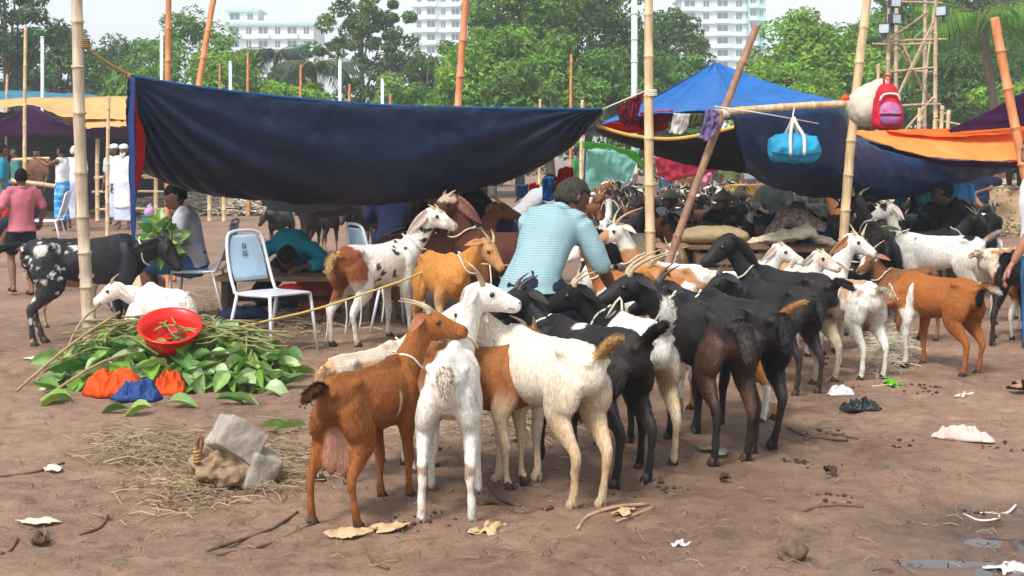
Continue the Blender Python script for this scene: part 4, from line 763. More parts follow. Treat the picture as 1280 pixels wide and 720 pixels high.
# left side
gt_((50, 431), (158, 424), 1.27, 'large black goat splashed with white spots over its hips', (0, .2, .60), (-12, -42), 7000, base=(.01, .012, .016), dark=True, tail='back', horn=.08, hornd=True, ear=.2, earw=.07, eara=-1.0, fat=.95, feet=[(.07, 0), (-.02, 0), (0, 0), (.03, 0)],
    rules=[(lambda c: c.ell((-.26, 0, .48), (.2, .3, .2), .3)*c.spots(38, .77, 4), WHT), (lambda c: c.ell((-.14, 0, .62), (.24, .2, .06), .4)*c.spots(28, .76, 9), WHT), (lambda c: c.ell((-.27, -.09, .59), (.045, .06, .045), .3, 2), WHT), (lambda c: c.p('hind0', 'hind1')*c.spots(26, .78, 5), WHT)])
gt_((238, 440), (176, 424), 1.1, 'white goat resting behind the red basin', (182, .21, .62), (190, -25), 5000, base=(.76, .7, .64), lying=1, tail='down', horn=.09, ear=.17, eara=-.9, earin=(.6, .32, .26), nose=(.5, .28, .24))
gt_((58, 408), (112, 402), .92, 'beige goat seen between the legs of the spotted black goat', (5, .2, .6), (0, -30), 2500, base=(.5, .37, .22), rules=[(lambda c: c.spots(7, .55, 3)*.6, (.25, .13, .06))])
gt_((427, 433), (506, 420), 1.2, 'white goat with a chestnut rump and small dark flecks', (8, .2, .82), (-25, -14), 7000, base=WHT, tail='down', horn=.05, ear=.2, earw=.075, eara=-1.0, feet=[(-.02, 0), (.04, 0), (0, 0), (.05, 0)],
    rules=[(lambda c: c.ell((-.34, 0, .5), (.17, .3, .22), .3, 2), (.22, .07, .025)), (lambda c: c.spots(26, .7, 3)*c.p('body', 'neck')*np.clip((c.x+.2)*8, 0, 1), (.03, .025, .02)), (lambda c: c.p('hind1')*(1-c.zr(.36, .44)), WHT), (lambda c: c.p('tail'), TAN), (lambda c: c.p('head')*c.spots(26, .62, 7)*.6, (.2, .1, .06))])
gt_((530, 424), (574, 442), 1.12, 'orange tan goat lowering its head towards the rope', (-25, .22, .72), (-30, -40), 7000, base=(.47, .2, .045), horn=.09, rules=[(lambda c: c.p('fore0', 'fore1')*(1-c.zr(.3, .5))*.6, (.5, .36, .22)), (lambda c: c.p('head')*.5, (.35, .22, .12))])
gt_((668, 410), (606, 413), 1.28, 'dark brown goat with long white edged ears', (190, .12, .84), (222, -18), 4000, base=(.085, .03, .018), horn=.05, ear=.24, earw=.085, eara=-1.15, hs=1.1, earcol=(.16, .07, .05), rules=[(lambda c: c.p('head')*c.spots(15, .58, 6), (.5, .35, .28)), (lambda c: c.p('fore0', 'fore1')*.5, (.3, .12, .05))])
gt_((520, 400), (578, 398), 1.2, 'brown goat with a white mottled neck behind the orange tan goat', (10, .15, .82), (-5, -10), 0, base=(.16, .055, .03), horn=.08, rules=[(lambda c: c.p('neck')*c.spots(14, .5, 3), WHT)])
gt_((803, 378), (748, 374), 1.1, 'slate black goat with a cream rump behind the teal shirted man', (185, .2, .7), (190, -20), 2000, base=(.02, .021, .027), dark=True, rules=[(lambda c: np.clip((-c.x-.12)*20, 0, 1)*c.p('body', 'hind0', 'hind1', 'tail'), (.62, .5, .38))])
gt_((832, 462), (776, 456), 1.0, 'chestnut and white goat with pale curved horns', (190, .16, .84), (205, -20), 3000, base=(.3, .11, .035), horn=.15, hornb=1.2, horns=.3, rules=[(lambda c: c.p('head')*c.ell((.5, .0, .86), (.12, .03, .1)), WHT), (lambda c: c.spots(6, .56, 4), WHT)])
gt_((866, 446), (812, 438), 1.05, 'white goat with long outspread horns beside the golden post', (180, .16, .86), (200, -15), 3000, base=WHT, horn=.18, hornb=1., horns=.7, rules=[(lambda c: c.spots(6, .6, 7), (.4, .2, .09))])
gt_((846, 385), (838, 402), 1.05, 'tan and white goat standing head down beside the leaning bamboo', (262, .14, .62), (262, -55), 1500, base=(.33, .2, .1), rules=[(lambda c: c.ell((.0, -.12, .5), (.3, .09, .14)), WHT), (lambda c: c.p('head'), WHT)])
gt_((730, 398), (752, 430), .95, 'white goat with a black saddle near the stooping man', (280, .14, .8), (250, -15), 0, base=WHT, rules=[(lambda c: c.ell((0, 0, .6), (.2, .3, .14)), BLK)])
# cattle in the deep shade
def cow(hind, fore, s, label, base, **k): return gt_(hind, fore, s, label, cat='cow', name='cow', voxel=.018, base=base, ear=.11, eara=-.1, fat=1.08, collar=False, simple=False, dark=True, **k)
cow((478, 336), (372, 338), 2.0, 'black cow standing in the shade under the navy tarpaulin', (.008, .007, .007), neck=(180, .24, .66), look=(190, -28), horn=.08, hornd=True, rules=[(lambda c: c.p('head')*np.clip((c.t-.55)*4, 0, 1)*.7, (.12, .07, .045))])
cow((590, 330), (492, 326), 1.95, 'dark brown cow behind the flecked white goat in the shade', (.02, .012, .01), neck=(175, .2, .7), look=(185, -20), horn=.07, hornd=True)
# ---- far rows: shared meshes, one object each
def arch(label_, **sp):
    o = make_goat(sp, .02, 0, True, 'goat'); me = o.data; mt = o.data.materials[0]; bpy.data.objects.remove(o); return me
A_ = {}
A_['black'] = [arch('', base=BLK, dark=True, head=(.46, .04, .8), look=(1, .3, -.5), ear=.16, eara=-.7), arch('', base=(.018, .016, .016), dark=True, head=(.52, -.05, .6), look=(.8, -.3, -.8), rules=[(lambda c: legs(c, .2), (.3, .24, .18))])]
A_['brown'] = [arch('', base=(.2, .075, .025), head=(.45, 0, .82), look=(1, -.4, -.3), ear=.16, eara=-.6), arch('', base=(.12, .05, .025), head=(.5, .08, .68), look=(1, .5, -.6))]
A_['white'] = [arch('', base=WHT, head=(.45, 0, .82), look=(1, .2, -.3), ear=.16, eara=-.8), arch('', base=CRM, head=(.5, .05, .7), look=(1, .4, -.5), rules=[(lambda c: c.spots(7, .52, 3), (.3, .14, .06))])]
A_['pied'] = [arch('', base=WHT, head=(.45, 0, .8), look=(1, .1, -.4), rules=[(lambda c: np.clip((c.x+.05)*9, 0, 1), BLK)]), arch('', base=BLK, head=(.46, 0, .78), look=(1, -.2, -.4), rules=[(lambda c: c.ell((.0, 0, .5), (.12, .3, .3)), WHT), (lambda c: c.p('head')*c.spots(14, .5, 2), WHT), (lambda c: legs(c, .3), WHT)])]
FLB = {'black': 'black goat packed in the far rows', 'brown': 'brown goat packed in the far rows', 'white': 'pale goat packed in the far rows', 'pied': 'black and white goat in the far rows'}
HZT = mat('collar_white', S(200, 196, 186))
def fargoat(px, Y, kind, rz, s, where):
    me = A_[kind][rnd.randint(0, 1)]; o = bpy.data.objects.new('goat', me); COL.objects.link(o); o.location = GP(px, Y); o.rotation_euler = (0, 0, R(rz)); o.scale = (s,)*3
    return tag(o, FLB[kind]+' '+where, 'goat', 'far %s goats %s' % (FLB[kind].split(' goat')[0], where))
rr = random.Random(5)
def row(x0, x1, Y, n, kinds, base=270):
    xm = (x0+x1)/2; where = 'beyond the black cow' if xm < 450 else 'under the navy tarpaulin behind the cattle' if xm < 650 else 'in front of the mint green sheet' if xm < 850 and Y > 20 else 'beside the tall golden post' if xm < 815 else 'under the drooping navy canopy' if xm > 1100 else 'beyond the straw hats' if Y > 21 else 'just behind the sacks and platform'
    for i in range(n):
        fargoat(x0+(x1-x0)*(i+rr.uniform(.2, .8))/n, Y+rr.uniform(-.5, .5), rr.choice(kinds), base+rr.uniform(-35, 35)+(180 if rr.random() < .45 else 0), rr.uniform(.95, 1.15), where)
row(728, 870, 21, 8, ['brown', 'black', 'pied', 'black', 'brown']); row(728, 870, 23, 10, ['brown', 'black', 'black', 'pied', 'brown']); row(728, 900, 25, 11, ['white', 'black', 'pied', 'brown']); row(735, 960, 28, 14, ['white', 'pied', 'black', 'brown'])
row(845, 1010, 20, 8, ['black', 'black', 'black', 'brown']); row(860, 1060, 23, 11, ['black', 'black', 'pied', 'black', 'brown']); row(900, 1090, 26, 12, ['black', 'black', 'white', 'pied'])
row(860, 1060, 18.4, 8, ['black', 'black', 'brown', 'pied']); row(880, 1060, 17.2, 6, ['black', 'black', 'brown']); row(1050, 1230, 16, 7, ['black', 'black', 'brown']); row(1060, 1240, 19, 9, ['black', 'black', 'brown', 'pied']); row(1070, 1230, 23, 8, ['black', 'brown', 'white'])
row(850, 1062, 15.4, 7, ['black', 'black', 'brown', 'pied']); row(728, 860, 17.3, 6, ['brown', 'black', 'pied', 'white']); row(500, 680, 19.5, 7, ['black', 'brown', 'black']); row(345, 480, 20.5, 5, ['black', 'pied', 'black'])
# ================================================================== people
SKIN = mat('skin', (1, 1, 1), rough=.5, var=.12, scale=20, attr='Col', spec=.4)
HAIR = mat('black_hair', (.006, .005, .005), rough=.8, var=.5, scale=60, bump=.8, bscale=90, spec=.12); HAIRG = mat('grey_hair', S(196, 192, 186), rough=.7, var=.25, scale=60, bump=.5)
SK1 = (.13, .058, .032); SK2 = (.19, .09, .05); SK3 = (.36, .16, .105)
def checkmat(name, c1, c2, sx, sz, w=.35, rough=.75, c3=None):
    m, t, b = nodemat(name); L = t.links; tc = N(t, 'ShaderNodeTexCoord'); sp = N(t, 'ShaderNodeSeparateXYZ'); L.new(tc.outputs['Object'], sp.inputs[0]); outs = []
    ad = N(t, 'ShaderNodeMath', operation='SUBTRACT'); L.new(sp.outputs[0], ad.inputs[0]); L.new(sp.outputs[1], ad.inputs[1])
    for src, s in ((ad.outputs[0], sx), (sp.outputs[2], sz)):
        mu = N(t, 'ShaderNodeMath', operation='MULTIPLY'); mu.inputs[1].default_value = s; L.new(src, mu.inputs[0]); fr = N(t, 'ShaderNodeMath', operation='FRACT'); L.new(mu.outputs[0], fr.inputs[0])
        lt = N(t, 'ShaderNodeMath', operation='LESS_THAN'); lt.inputs[1].default_value = w; L.new(fr.outputs[0], lt.inputs[0]); outs.append(lt.outputs[0])
    a = N(t, 'ShaderNodeMath', operation='ADD'); L.new(outs[0], a.inputs[0]); L.new(outs[1], a.inputs[1]); h = N(t, 'ShaderNodeMath', operation='MULTIPLY'); h.inputs[1].default_value = .5; L.new(a.outputs[0], h.inputs[0])
    mx = N(t, 'ShaderNodeMix', data_type='RGBA'); mx.inputs[6].default_value = (*c1, 1); mx.inputs[7].default_value = (*c2, 1); L.new(h.outputs[0], mx.inputs[0])
    L.new(mx.outputs[2], b.inputs['Base Color']); b.inputs['Roughness'].default_value = rough
    n2 = N(t, 'ShaderNodeTexNoise', Scale=25.0, Detail=4.0); L.new(tc.outputs['Object'], n2.inputs['Vector']); bp = N(t, 'ShaderNodeBump', Strength=.25, Distance=.01); L.new(n2.outputs[0], bp.inputs['Height']); L.new(bp.outputs[0], b.inputs['Normal'])
    return m
def fab(name, c, var=.12): return mat('fabric_'+name, c, rough=.85, var=var, scale=9, bump=.3, bscale=28, spec=.2)
STAND = dict(pel=(0, 0, .92), chest=(0, 0, 1.24), neck=(0, 0, 1.43), head=(.02, 0, 1.57), shL=(0, .185, 1.385), elL=(-.02, .235, 1.10), wrL=(.05, .235, .85), shR=(0, -.185, 1.385), elR=(-.02, -.235, 1.10), wrR=(.05, -.235, .85), hipL=(0, .09, .9), knL=(.02, .1, .48), anL=(0, .1, .085), hipR=(0, -.09, .9), knR=(.02, -.1, .48), anR=(0, -.1, .085))
SIT = dict(STAND, pel=(0, 0, .5), chest=(.05, 0, .82), neck=(.09, 0, 1.0), head=(.15, 0, 1.12), shL=(.08, .185, .95), elL=(.14, .25, .70), wrL=(.34, .14, .66), shR=(.08, -.185, .95), elR=(.14, -.25, .70), wrR=(.34, -.14, .66), hipL=(.02, .09, .49), knL=(.42, .12, .5), anL=(.38, .12, .085), hipR=(.02, -.09, .49), knR=(.42, -.12, .5), anR=(.36, -.12, .085))
SQUAT = dict(STAND, pel=(0, 0, .27), chest=(.18, 0, .55), neck=(.26, 0, .72), head=(.33, 0, .84), shL=(.24, .18, .68), elL=(.42, .22, .48), wrL=(.6, .12, .4), shR=(.24, -.18, .68), elR=(.42, -.22, .48), wrR=(.6, -.12, .4), hipL=(0, .1, .26), knL=(.34, .2, .52), anL=(.1, .16, .085), hipR=(0, -.1, .26), knR=(.34, -.2, .52), anR=(.1, -.16, .085))
BEND = dict(STAND, pel=(-.08, 0, .80), chest=(.17, 0, 1.04), neck=(.29, 0, 1.16), head=(.39, 0, 1.25), shL=(.25, .19, 1.13), elL=(.38, .27, .88), wrL=(.54, .16, .72), shR=(.25, -.19, 1.13), elR=(.34, -.29, .89), wrR=(.50, -.2, .70), hipL=(-.08, .1, .78), knL=(.1, .2, .44), anL=(-.08, .25, .085), hipR=(-.08, -.1, .78), knR=(.1, -.2, .44), anR=(-.08, -.27, .085))
def person(loc, yaw, label, pose=STAND, s=1., skin=SK1, face=(1, 0, -.1), shirt=None, slv=.5, hem=0., pants=None, pl=1., lungi=None, lhem=.12, vest=False, hair=HAIR, cap=None, beard=None, vox=.018, bare=False, scarf=None, shoes=None, hands=True, wr=.014):
    J = {k: np.array(v, float) for k, v in pose.items()}; b = Blob(); root = empty('person', loc, R(yaw)); root.scale = (s, s, s)
    lat = np.array((0, 1., 0)); T = J['neck']-J['pel']; T /= np.linalg.norm(T); fw = np.cross(lat, T)
    mid = (J['pel']+J['chest'])/2; dn = -T*.05
    TP = [J['pel']+dn*1.6, J['pel'], mid, J['chest'], (J['chest']+J['neck'])/2+T*.02, J['neck']-T*.01, J['neck']*.45+J['head']*.55]
    TR_ = [(.13, .1), (.158, .112), (.138, .096), (.162, .112), (.14, .09), (.062, .062), (.05, .055)]
    b.tube(TP, TR_, n=16, k=3, up=fw, part='torso')
    def limb(bl, a, m, e, r, off=0., f=1., part='', k=3):
        pts = [J[a], (J[a]+J[m])/2, J[m], (J[m]*.62+J[e]*.38), J[e]]; rad = [q+off for q in r]
        sp_ = spline(np.c_[pts, rad], 4); n_ = max(2, int(round((len(sp_)-1)*f))+1); bl.tube(sp_[:n_, :3], sp_[:n_, 3], n=12, up=(.31, .2, .9) if abs((J[e]-J[a])[2]) < .1 else (1, .1, .02), part=part)
    for q in 'LR':
        limb(b, 'sh'+q, 'el'+q, 'wr'+q, [.055, .048, .039, .041, .027], part='arm'); limb(b, 'hip'+q, 'kn'+q, 'an'+q, [.088, .078, .054, .056, .036], part='leg')
        b.tube([J['neck']+np.array((0, 0, -.05)), (J['neck']+J['sh'+q])/2+np.array((0, 0, -.015)), J['sh'+q]], [.05, .055, .05], n=10, k=2, part='torso')
        an = J['an'+q]; b.tube([an+(-.05, 0, -.05), an+(0, 0, -.04), an+(.09, 0, -.055), an+(.16, 0, -.068), an+(.185, 0, -.07)], [(.03, .03), (.036, .045), (.042, .028), (.04, .018), (.02, .01)], n=10, k=2, part='foot')
    # head
    hf = np.array(face, float); hf /= np.linalg.norm(hf); hl = np.cross((0, 0, 1.), hf); hl /= np.linalg.norm(hl); hu = np.cross(hf, hl); hc = J['head']; M = np.array([hf, hl, hu])
    def hp(f, l, u): return hc+hf*f+hl*l+hu*u
    b.tube([hp(.035, 0, -.115), hp(.03, 0, -.095), hp(.014, 0, -.05), hp(0, 0, 0), hp(-.008, 0, .05), hp(-.012, 0, .09), hp(-.012, 0, .108)], [(.02, .022), (.045, .05), (.064, .078), (.074, .094), (.074, .096), (.052, .068), (.02, .025)], n=16, k=2, up=hf, part='head')
    b.tube([hp(.088, 0, .018), hp(.1, 0, -.005), hp(.112, 0, -.025), hp(.095, 0, -.034)], [.008, .011, .015, .01], n=8, k=2, part='head')
    for q in (-1, 1):
        b.tube([hp(-.008, q*.078, .022), hp(-.014, q*.09, .01), hp(-.008, q*.082, -.022)], [.008, .013, .009], n=8, k=2, part='head'); b.ball(hp(.075, q*.03, .027), (.018, .018, .01), part='head')
    b.tube([hp(.09, -.022, -.062), hp(.1, 0, -.06), hp(.09, .022, -.062)], [.006, .0095, .006], n=6, k=2, part='lips')
    me = b.remesh('body', vox*(1.3 if vox > .0155 else 1.), 3); co = coords(me); pn, pt = b.label(co); rgb = np.tile(np.array(skin), (len(co), 1)); rgb[pn == 'lips'] *= np.array((.75, .5, .5)); rgb *= (.85+.3*fbm(co, 9, 3))[:, None]
    sh_ = np.zeros(len(co))
    if shirt: sh_ = np.where(pn == 'torso', .02, sh_); sh_ = np.where((pn == 'arm') & (pt < (0 if vest else slv-.12)), .014, sh_)
    if pants: sh_ = np.where((pn == 'leg') & (pt < pl-.1), .012, sh_)
    if lungi: sh_ = np.where((pn == 'leg') & (pt < .5), .01, sh_)
    setco(me, co-normals(me)*sh_[:, None])
    parts = [(me, rgb)]
    if hands:
        hb = Blob()
        for q, sg in (('L', 1), ('R', -1)):
            wv = J['wr'+q]; d = wv-J['el'+q]; d /= np.linalg.norm(d); side = np.cross(d, (0, 0, 1.)) if abs(d[2]) < .9 else np.array((1., 0, 0)); side /= np.linalg.norm(side); nn = np.cross(side, d); nn *= -1 if (nn@np.array((0, -sg, -.3))) < 0 else 1
            hb.tube([wv-d*.02, wv+d*.02, wv+d*.06, wv+d*.09], [(.022, .016), (.034, .017), (.04, .016), (.036, .013)], n=10, k=2, up=nn)
            for i in range(4):
                o = (i-1.5)*.019; L_ = (.062, .075, .07, .055)[i]; p0 = wv+d*.08+side*o
                hb.tube([p0, p0+d*L_*.45+nn*.006, p0+d*L_*.8+nn*.022, p0+d*L_*.92+nn*.04], [.0095, .009, .008, .005], n=7, k=2)
            p0 = wv+d*.03-side*.03; hb.tube([p0, p0+d*.025-side*.022+nn*.008, p0+d*.058-side*.026+nn*.02], [.012, .0105, .006], n=7, k=2)
        hm = hb.mesh('hands'); parts.append((hm, np.tile(np.array(skin)*.95, (len(hm.vertices), 1))))
    eb = Blob(); [eb.ball(hp(.083, q*.031, .02), .0085, n=8) for q in (-1, 1)]; em = eb.mesh('e'); parts.append((em, np.tile(np.array((.02, .015, .012)), (len(em.vertices), 1))))
    out = joinmesh('body', parts); [bpy.data.meshes.remove(p_[0]) for p_ in parts]; link('body', out, SKIN, root)
    def finish(bl, name, m, v=None, amp=wr, it=5):
        me = bl.remesh(name, v or vox*1.15, it); co = coords(me); nr = normals(me); setco(me, co+nr*((fbm(co*np.array((1, 1, .55)), 11, len(name), 3)-.5)*amp*2+(np.abs(fbm(co*np.array((1, 1, .7)), 5, 9, 2)-.5)-.1)*amp*1.2)[:, None]); return link(name, me, m, root)
    if shirt:
        c = Blob(); h0 = J['pel']-T*.04+np.array((0, 0, -hem)) if hem < .3 else None
        pts = [J['pel']-T*.05, J['pel'], mid, J['chest'], (J['chest']+J['neck'])/2+T*.02, J['neck']-T*.012]; rad = [(.172, .128), (.176, .13), (.16, .118), (.178, .128), (.158, .112), (.076, .076)]
        if hem:
            pts = [J['pel']+np.array((0, 0, -hem)), J['pel']+np.array((0, 0, -hem*.5))]+pts[1:]; rad = [(.21, .17), (.195, .15)]+rad[1:]
        c.tube(pts, rad, n=18, k=3, up=fw)
        for q in 'LR':
            c.tube([J['neck']+np.array((0, 0, -.055)), (J['neck']+J['sh'+q])/2+np.array((0, 0, -.012)), J['sh'+q]], [.06, .07, .066], n=10, k=2)
            if not vest: limb(c, 'sh'+q, 'el'+q, 'wr'+q, [.066, .066, .058, .056, .045], 0.004, slv)
        o = finish(c, 'shirt', shirt)
        if not vest:
            cl = Blob(); nb = J['neck']+T*.0; nb = nb-T*.02; ring = [nb+lat*math.cos(a)*.064+fw*math.sin(a)*.064+T*(.01-.015*math.sin(a)) for a in np.linspace(0, 2*math.pi, 22)]; cl.tube(ring, [(.01, .018)]*22, n=8, up=T); link('collar', cl.mesh('collar'), shirt, o)
    if pants:
        c = Blob(); c.tube([J['pel']-T*.1, J['pel']-T*.02, J['pel']+T*.07], [(.14, .115), (.165, .122), (.155, .112)], n=16, k=2, up=fw)
        for q in 'LR': limb(c, 'hip'+q, 'kn'+q, 'an'+q, [.1, .095, .078, .074, .06], .004, pl)
        finish(c, 'trousers' if pl > .7 else 'shorts', pants)
    if lungi:
        c = Blob(); kn = (J['knL']+J['knR'])/2; an = (J['anL']+J['anR'])/2; e = kn*(lhem/.48)+an*(1-lhem/.48) if lhem < .48 else kn
        kw = abs(J['knL'][1]-J['knR'][1])/2
        c.tube([J['pel']+T*.1, J['pel'], (J['pel']+kn)/2+np.array((0, 0, .02)), kn, e], [(.15, .11), (.18, .14), (.17+kw*.3, .125), (.14+kw*.6, .11), (.15+kw*.6, .12)], n=18, k=4, up=fw if np.linalg.norm(T-np.array((0, 0, 1))) < .5 and abs(kn[0]-J['pel'][0]) < .2 else (0.3, 0, 1)); finish(c, 'lungi', lungi, amp=wr*1.3)
    if hair:
        hbm = Blob(); V = []; Fq = []; n, m_ = 22, 14; idx = {}
        for i in range(m_+1):
            t = math.pi*i/m_
            for j in range(n):
                a = 2*math.pi*j/n; d = np.array((math.sin(t)*math.cos(a), math.sin(t)*math.sin(a), math.cos(t))); r = np.array((.108, .086, .112))*(1+.05*math.sin(7*a)*math.sin(5*t)); V.append(hc+M.T@(d*r+np.array((-.012, 0, .012))))
        def keep(i, j):
            t = math.pi*(i+.5)/m_; a = 2*math.pi*(j+.5)/n; x, z = math.sin(t)*math.cos(a), math.cos(t); return z > .42 or (x < .12 and z > -.35) or (x < -.45 and z > -.62)
        Fq = [(i*n+j, (i+1)*n+j, (i+1)*n+(j+1) % n, i*n+(j+1) % n) for i in range(m_) for j in range(n) if keep(i, j)]
        hm = bpy.data.meshes.new('hair'); hm.from_pydata([tuple(v) for v in V], [], Fq); hm.update(); smooth(hm); o = link('hair', hm, hair, root); md = o.modifiers.new('t', 'SOLIDIFY'); md.thickness = .018; md.offset = -1
    if cap:
        cb = Blob(); cb.tube([hp(-.012, 0, .035), hp(-.012, 0, .07), hp(-.014, 0, .105), hp(-.014, 0, .122)], [(.088, .108), (.086, .105), (.07, .085), (.03, .035)], n=18, k=2, up=hf); link('cap', cb.mesh('cap'), cap, root)
    if beard:
        cb = Blob(); cb.tube([hp(.05, 0, -.05), hp(.065, 0, -.1), hp(.06, 0, -.16), hp(.05, 0, -.19)], [(.06, .035), (.055, .04), (.035, .03), (.008, .008)], n=12, k=2, up=hf); link('beard', cb.mesh('beard'), beard, root)
    if scarf:
        cb = Blob(); cb.tube([J['neck']+(-.1, .1, -.3), J['neck']+(-.13, .1, -.1), J['neck']+(0, .11, .02), J['neck']+(.13, .1, -.12), J['neck']+(.14, .1, -.4)], [(.06, .012)]*5, n=8, k=4, up=(1, 0, .01)); link('scarf', cb.mesh('scarf'), scarf, root)
    if shoes:
        for q in 'LR':
            an = J['an'+q]; cb = Blob(); cb.tube([an+(-.06, 0, -.07), an+(.06, 0, -.07), an+(.19, 0, -.07)], [(.04, .012), (.042, .012), (.035, .01)], n=10, k=2); cb.tube([an+(.07, .045, -.06), an+(.09, 0, -.022), an+(.07, -.045, -.06)], [.012]*3, n=6, k=3); link('sandal', cb.mesh('sandal'), shoes, root)
    return tag(root, label, 'person')
TEAL = checkmat('teal_check', S(146, 172, 176), S(98, 138, 146), 78, 78, .45); LUNG = checkmat('blue_plaid', S(24, 142, 214), S(150, 216, 240), 8, 7, .3); JEAN = fab('denim', S(56, 104, 150), .2); DARKT = fab('dark_trousers', S(26, 34, 48)); GREYS = fab('grey_shirt', S(186, 186, 198)); PINKS = fab('dusty_pink', S(180, 104, 116)); WHT_F = fab('white', S(224, 226, 230)); LAV = fab('lavender_white', S(196, 204, 228)); BLSH = fab('pale_blue', S(176, 204, 224)); BLKF = fab('black', S(20, 20, 22)); NAVF = fab('navy', S(26, 36, 66)); TEALD = fab('deep_teal', S(22, 128, 150)); TEALL = fab('light_teal', S(92, 196, 196)); BLUF = fab('mid_blue', S(52, 128, 190)); LGREY = fab('light_grey', S(178, 180, 184)); CAMO = mat('camouflage', S(30, 62, 58), rough=.85, col2=S(206, 176, 160), scale=24, bump=.2); REDF = fab('red', S(176, 36, 40)); PINKC = fab('pink_cap', S(196, 110, 150))
person(GP(672, 7.75), 58, 'man in a teal checked shirt stooping among the tied goats', dict(BEND, pel=(-.08, 0, .74), hipL=(-.08, .1, .72), hipR=(-.08, -.1, .72), chest=(.1, -.02, 1.02), neck=(.19, -.05, 1.14), head=(.27, -.08, 1.21), shL=(.14, .14, 1.1), shR=(.17, -.19, 1.07), elR=(.22, -.29, .84), wrR=(.36, -.3, .67), elL=(.3, .2, .86), wrL=(.45, .1, .70)), face=(.8, -.5, -.55), shirt=TEAL, slv=.62, pants=DARKT, vox=.014, shoes=BLKF, hair=mat('greying_hair', S(58, 54, 50), rough=.85, var=.6, scale=70, bump=.8, spec=.12), wr=.012, hem=.05)
person(GP(244, 12.3), 186, 'seated man in a grey shirt and blue lungi holding leaves', dict(SIT, chest=(.07, 0, .82), neck=(.12, 0, .98), head=(.18, 0, 1.09)), face=(.85, .25, -.5), shirt=GREYS, slv=.92, lungi=JEAN, lhem=.48, vox=.015)
person(GP(27, 14.4), 125, 'boy in a dusty pink T-shirt and dark shorts', dict(STAND, elL=(-.06, .3, 1.12), wrL=(-.02, .34, .92), elR=(.02, -.3, 1.12), wrR=(.12, -.28, .95), knL=(.14, .1, .5), anL=(.02, .1, .12), anR=(-.12, -.1, .085)), s=.79, face=(.9, -.3, -.1), skin=SK2, shirt=PINKS, slv=.45, hem=.08, pants=DARKT, pl=.42, shoes=BLKF)
person(GP(78, 27), 170, 'man in a white vest and blue plaid lungi reaching to the rail', dict(STAND, elL=(.22, .2, 1.3), wrL=(.45, .16, 1.42), elR=(.22, -.2, 1.3), wrR=(.45, -.16, 1.4)), shirt=WHT_F, vest=True, lungi=LUNG, lhem=.14, vox=.018, s=1.0)
person(GP(93, 27.8), 95, 'person in white with a pale wrap behind the plaid lungi', STAND, shirt=WHT_F, slv=.4, lungi=LAV, lhem=.12, vox=.02, hair=HAIRG)
person(GP(155, 27.6), 262, 'bearded man in a long white robe and skullcap', STAND, s=1.02, shirt=WHT_F, slv=.95, hem=.5, lungi=LAV, lhem=.1, cap=WHT_F, beard=HAIRG, hair=None, vox=.018, skin=SK2)
person(GP(143, 29), 250, 'man in a pale blue shirt and cap behind the robed man', STAND, s=1.03, shirt=BLSH, slv=.5, lungi=LAV, lhem=.1, cap=WHT_F, hair=None, vox=.024)
person(GP(2, 24), 20, 'standing figure in teal with a red scarf near the stalls', STAND, shirt=TEALD, slv=.6, lungi=TEALD, scarf=REDF, vox=.024)
person(GP(-6, 22), 15, 'crouching man with bare legs beside the stall rail', SQUAT, shirt=REDF, vox=.02, pants=DARKT, pl=.45)
person(GP(20, 28.5), 200, 'stallholder in green shade behind the bamboo rail', STAND, shirt=fab('sea_green', S(60, 120, 120)), vox=.022, lungi=NAVF)
person(GP(47, 29), 250, 'stallholder in brown shade behind the bamboo rail', STAND, s=.98, shirt=fab('brown', S(120, 84, 60)), vox=.022, lungi=NAVF)
person(GP(368, 12.75), 272, 'person in teal slumped asleep over the low bench', dict(SIT, pel=(0, 0, .48), chest=(.2, 0, .68), neck=(.34, 0, .62), head=(.5, 0, .54), shL=(.27, .17, .64), shR=(.27, -.17, .64), elL=(.42, .34, .5), elR=(.42, -.34, .5), wrL=(.64, .14, .47), wrR=(.64, -.14, .47), knL=(.16, .3, .2), knR=(.16, -.3, .2), anL=(-.05, .3, .085), anR=(-.05, -.3, .085), hipL=(.02, .1, .46), hipR=(.02, -.1, .46)), face=(.5, 0, -.85), shirt=TEALD, slv=.9, pants=DARKT)
person(GP(616, 13.4), 185, 'man in dark clothes leaning over the long eared brown goat', dict(BEND), s=.98, shirt=BLKF, slv=.8, pants=NAVF, face=(.9, .1, -.3), vox=.024)
person(GP(532, 14), 200, 'dark haired person sitting in the shade behind the flecked goat', SIT, shirt=BLKF, slv=.6, pants=BLKF, vox=.018)
person(GP(492, 15.5), 100, 'person in dark blue seen from behind under the tarpaulin', SIT, s=1.08, shirt=NAVF, slv=.9, pants=NAVF, vox=.018)
person(GP(652, 15.4), 20, 'person in light grey crouching beyond the teal shirted man', BEND, s=.92, shirt=LGREY, slv=.6, pants=NAVF, vox=.018)
person(GP(1300, 8.5), 150, 'man in a white polo and blue jeans at the market edge', dict(STAND, elL=(-.02, .3, 1.1), wrL=(.12, .33, .84)), s=.95, skin=SK3, shirt=WHT_F, slv=.45, pants=JEAN, shoes=BLKF, hem=.04)
person(GP(1163, 16.2), 100, 'person in a turquoise top with a dark shoulder strap', dict(BEND, chest=(.05, 0, 1.06), neck=(.1, 0, 1.22), head=(.16, 0, 1.32)), shirt=fab('turquoise', S(20, 140, 176)), slv=.6, pants=NAVF, vox=.018, scarf=BLKF, s=.95)
person(GP(1196, 17.5), 250, 'man in a mid blue shirt standing behind the black goats', dict(STAND), s=.8, shirt=BLUF, slv=.6, pants=NAVF, vox=.018)
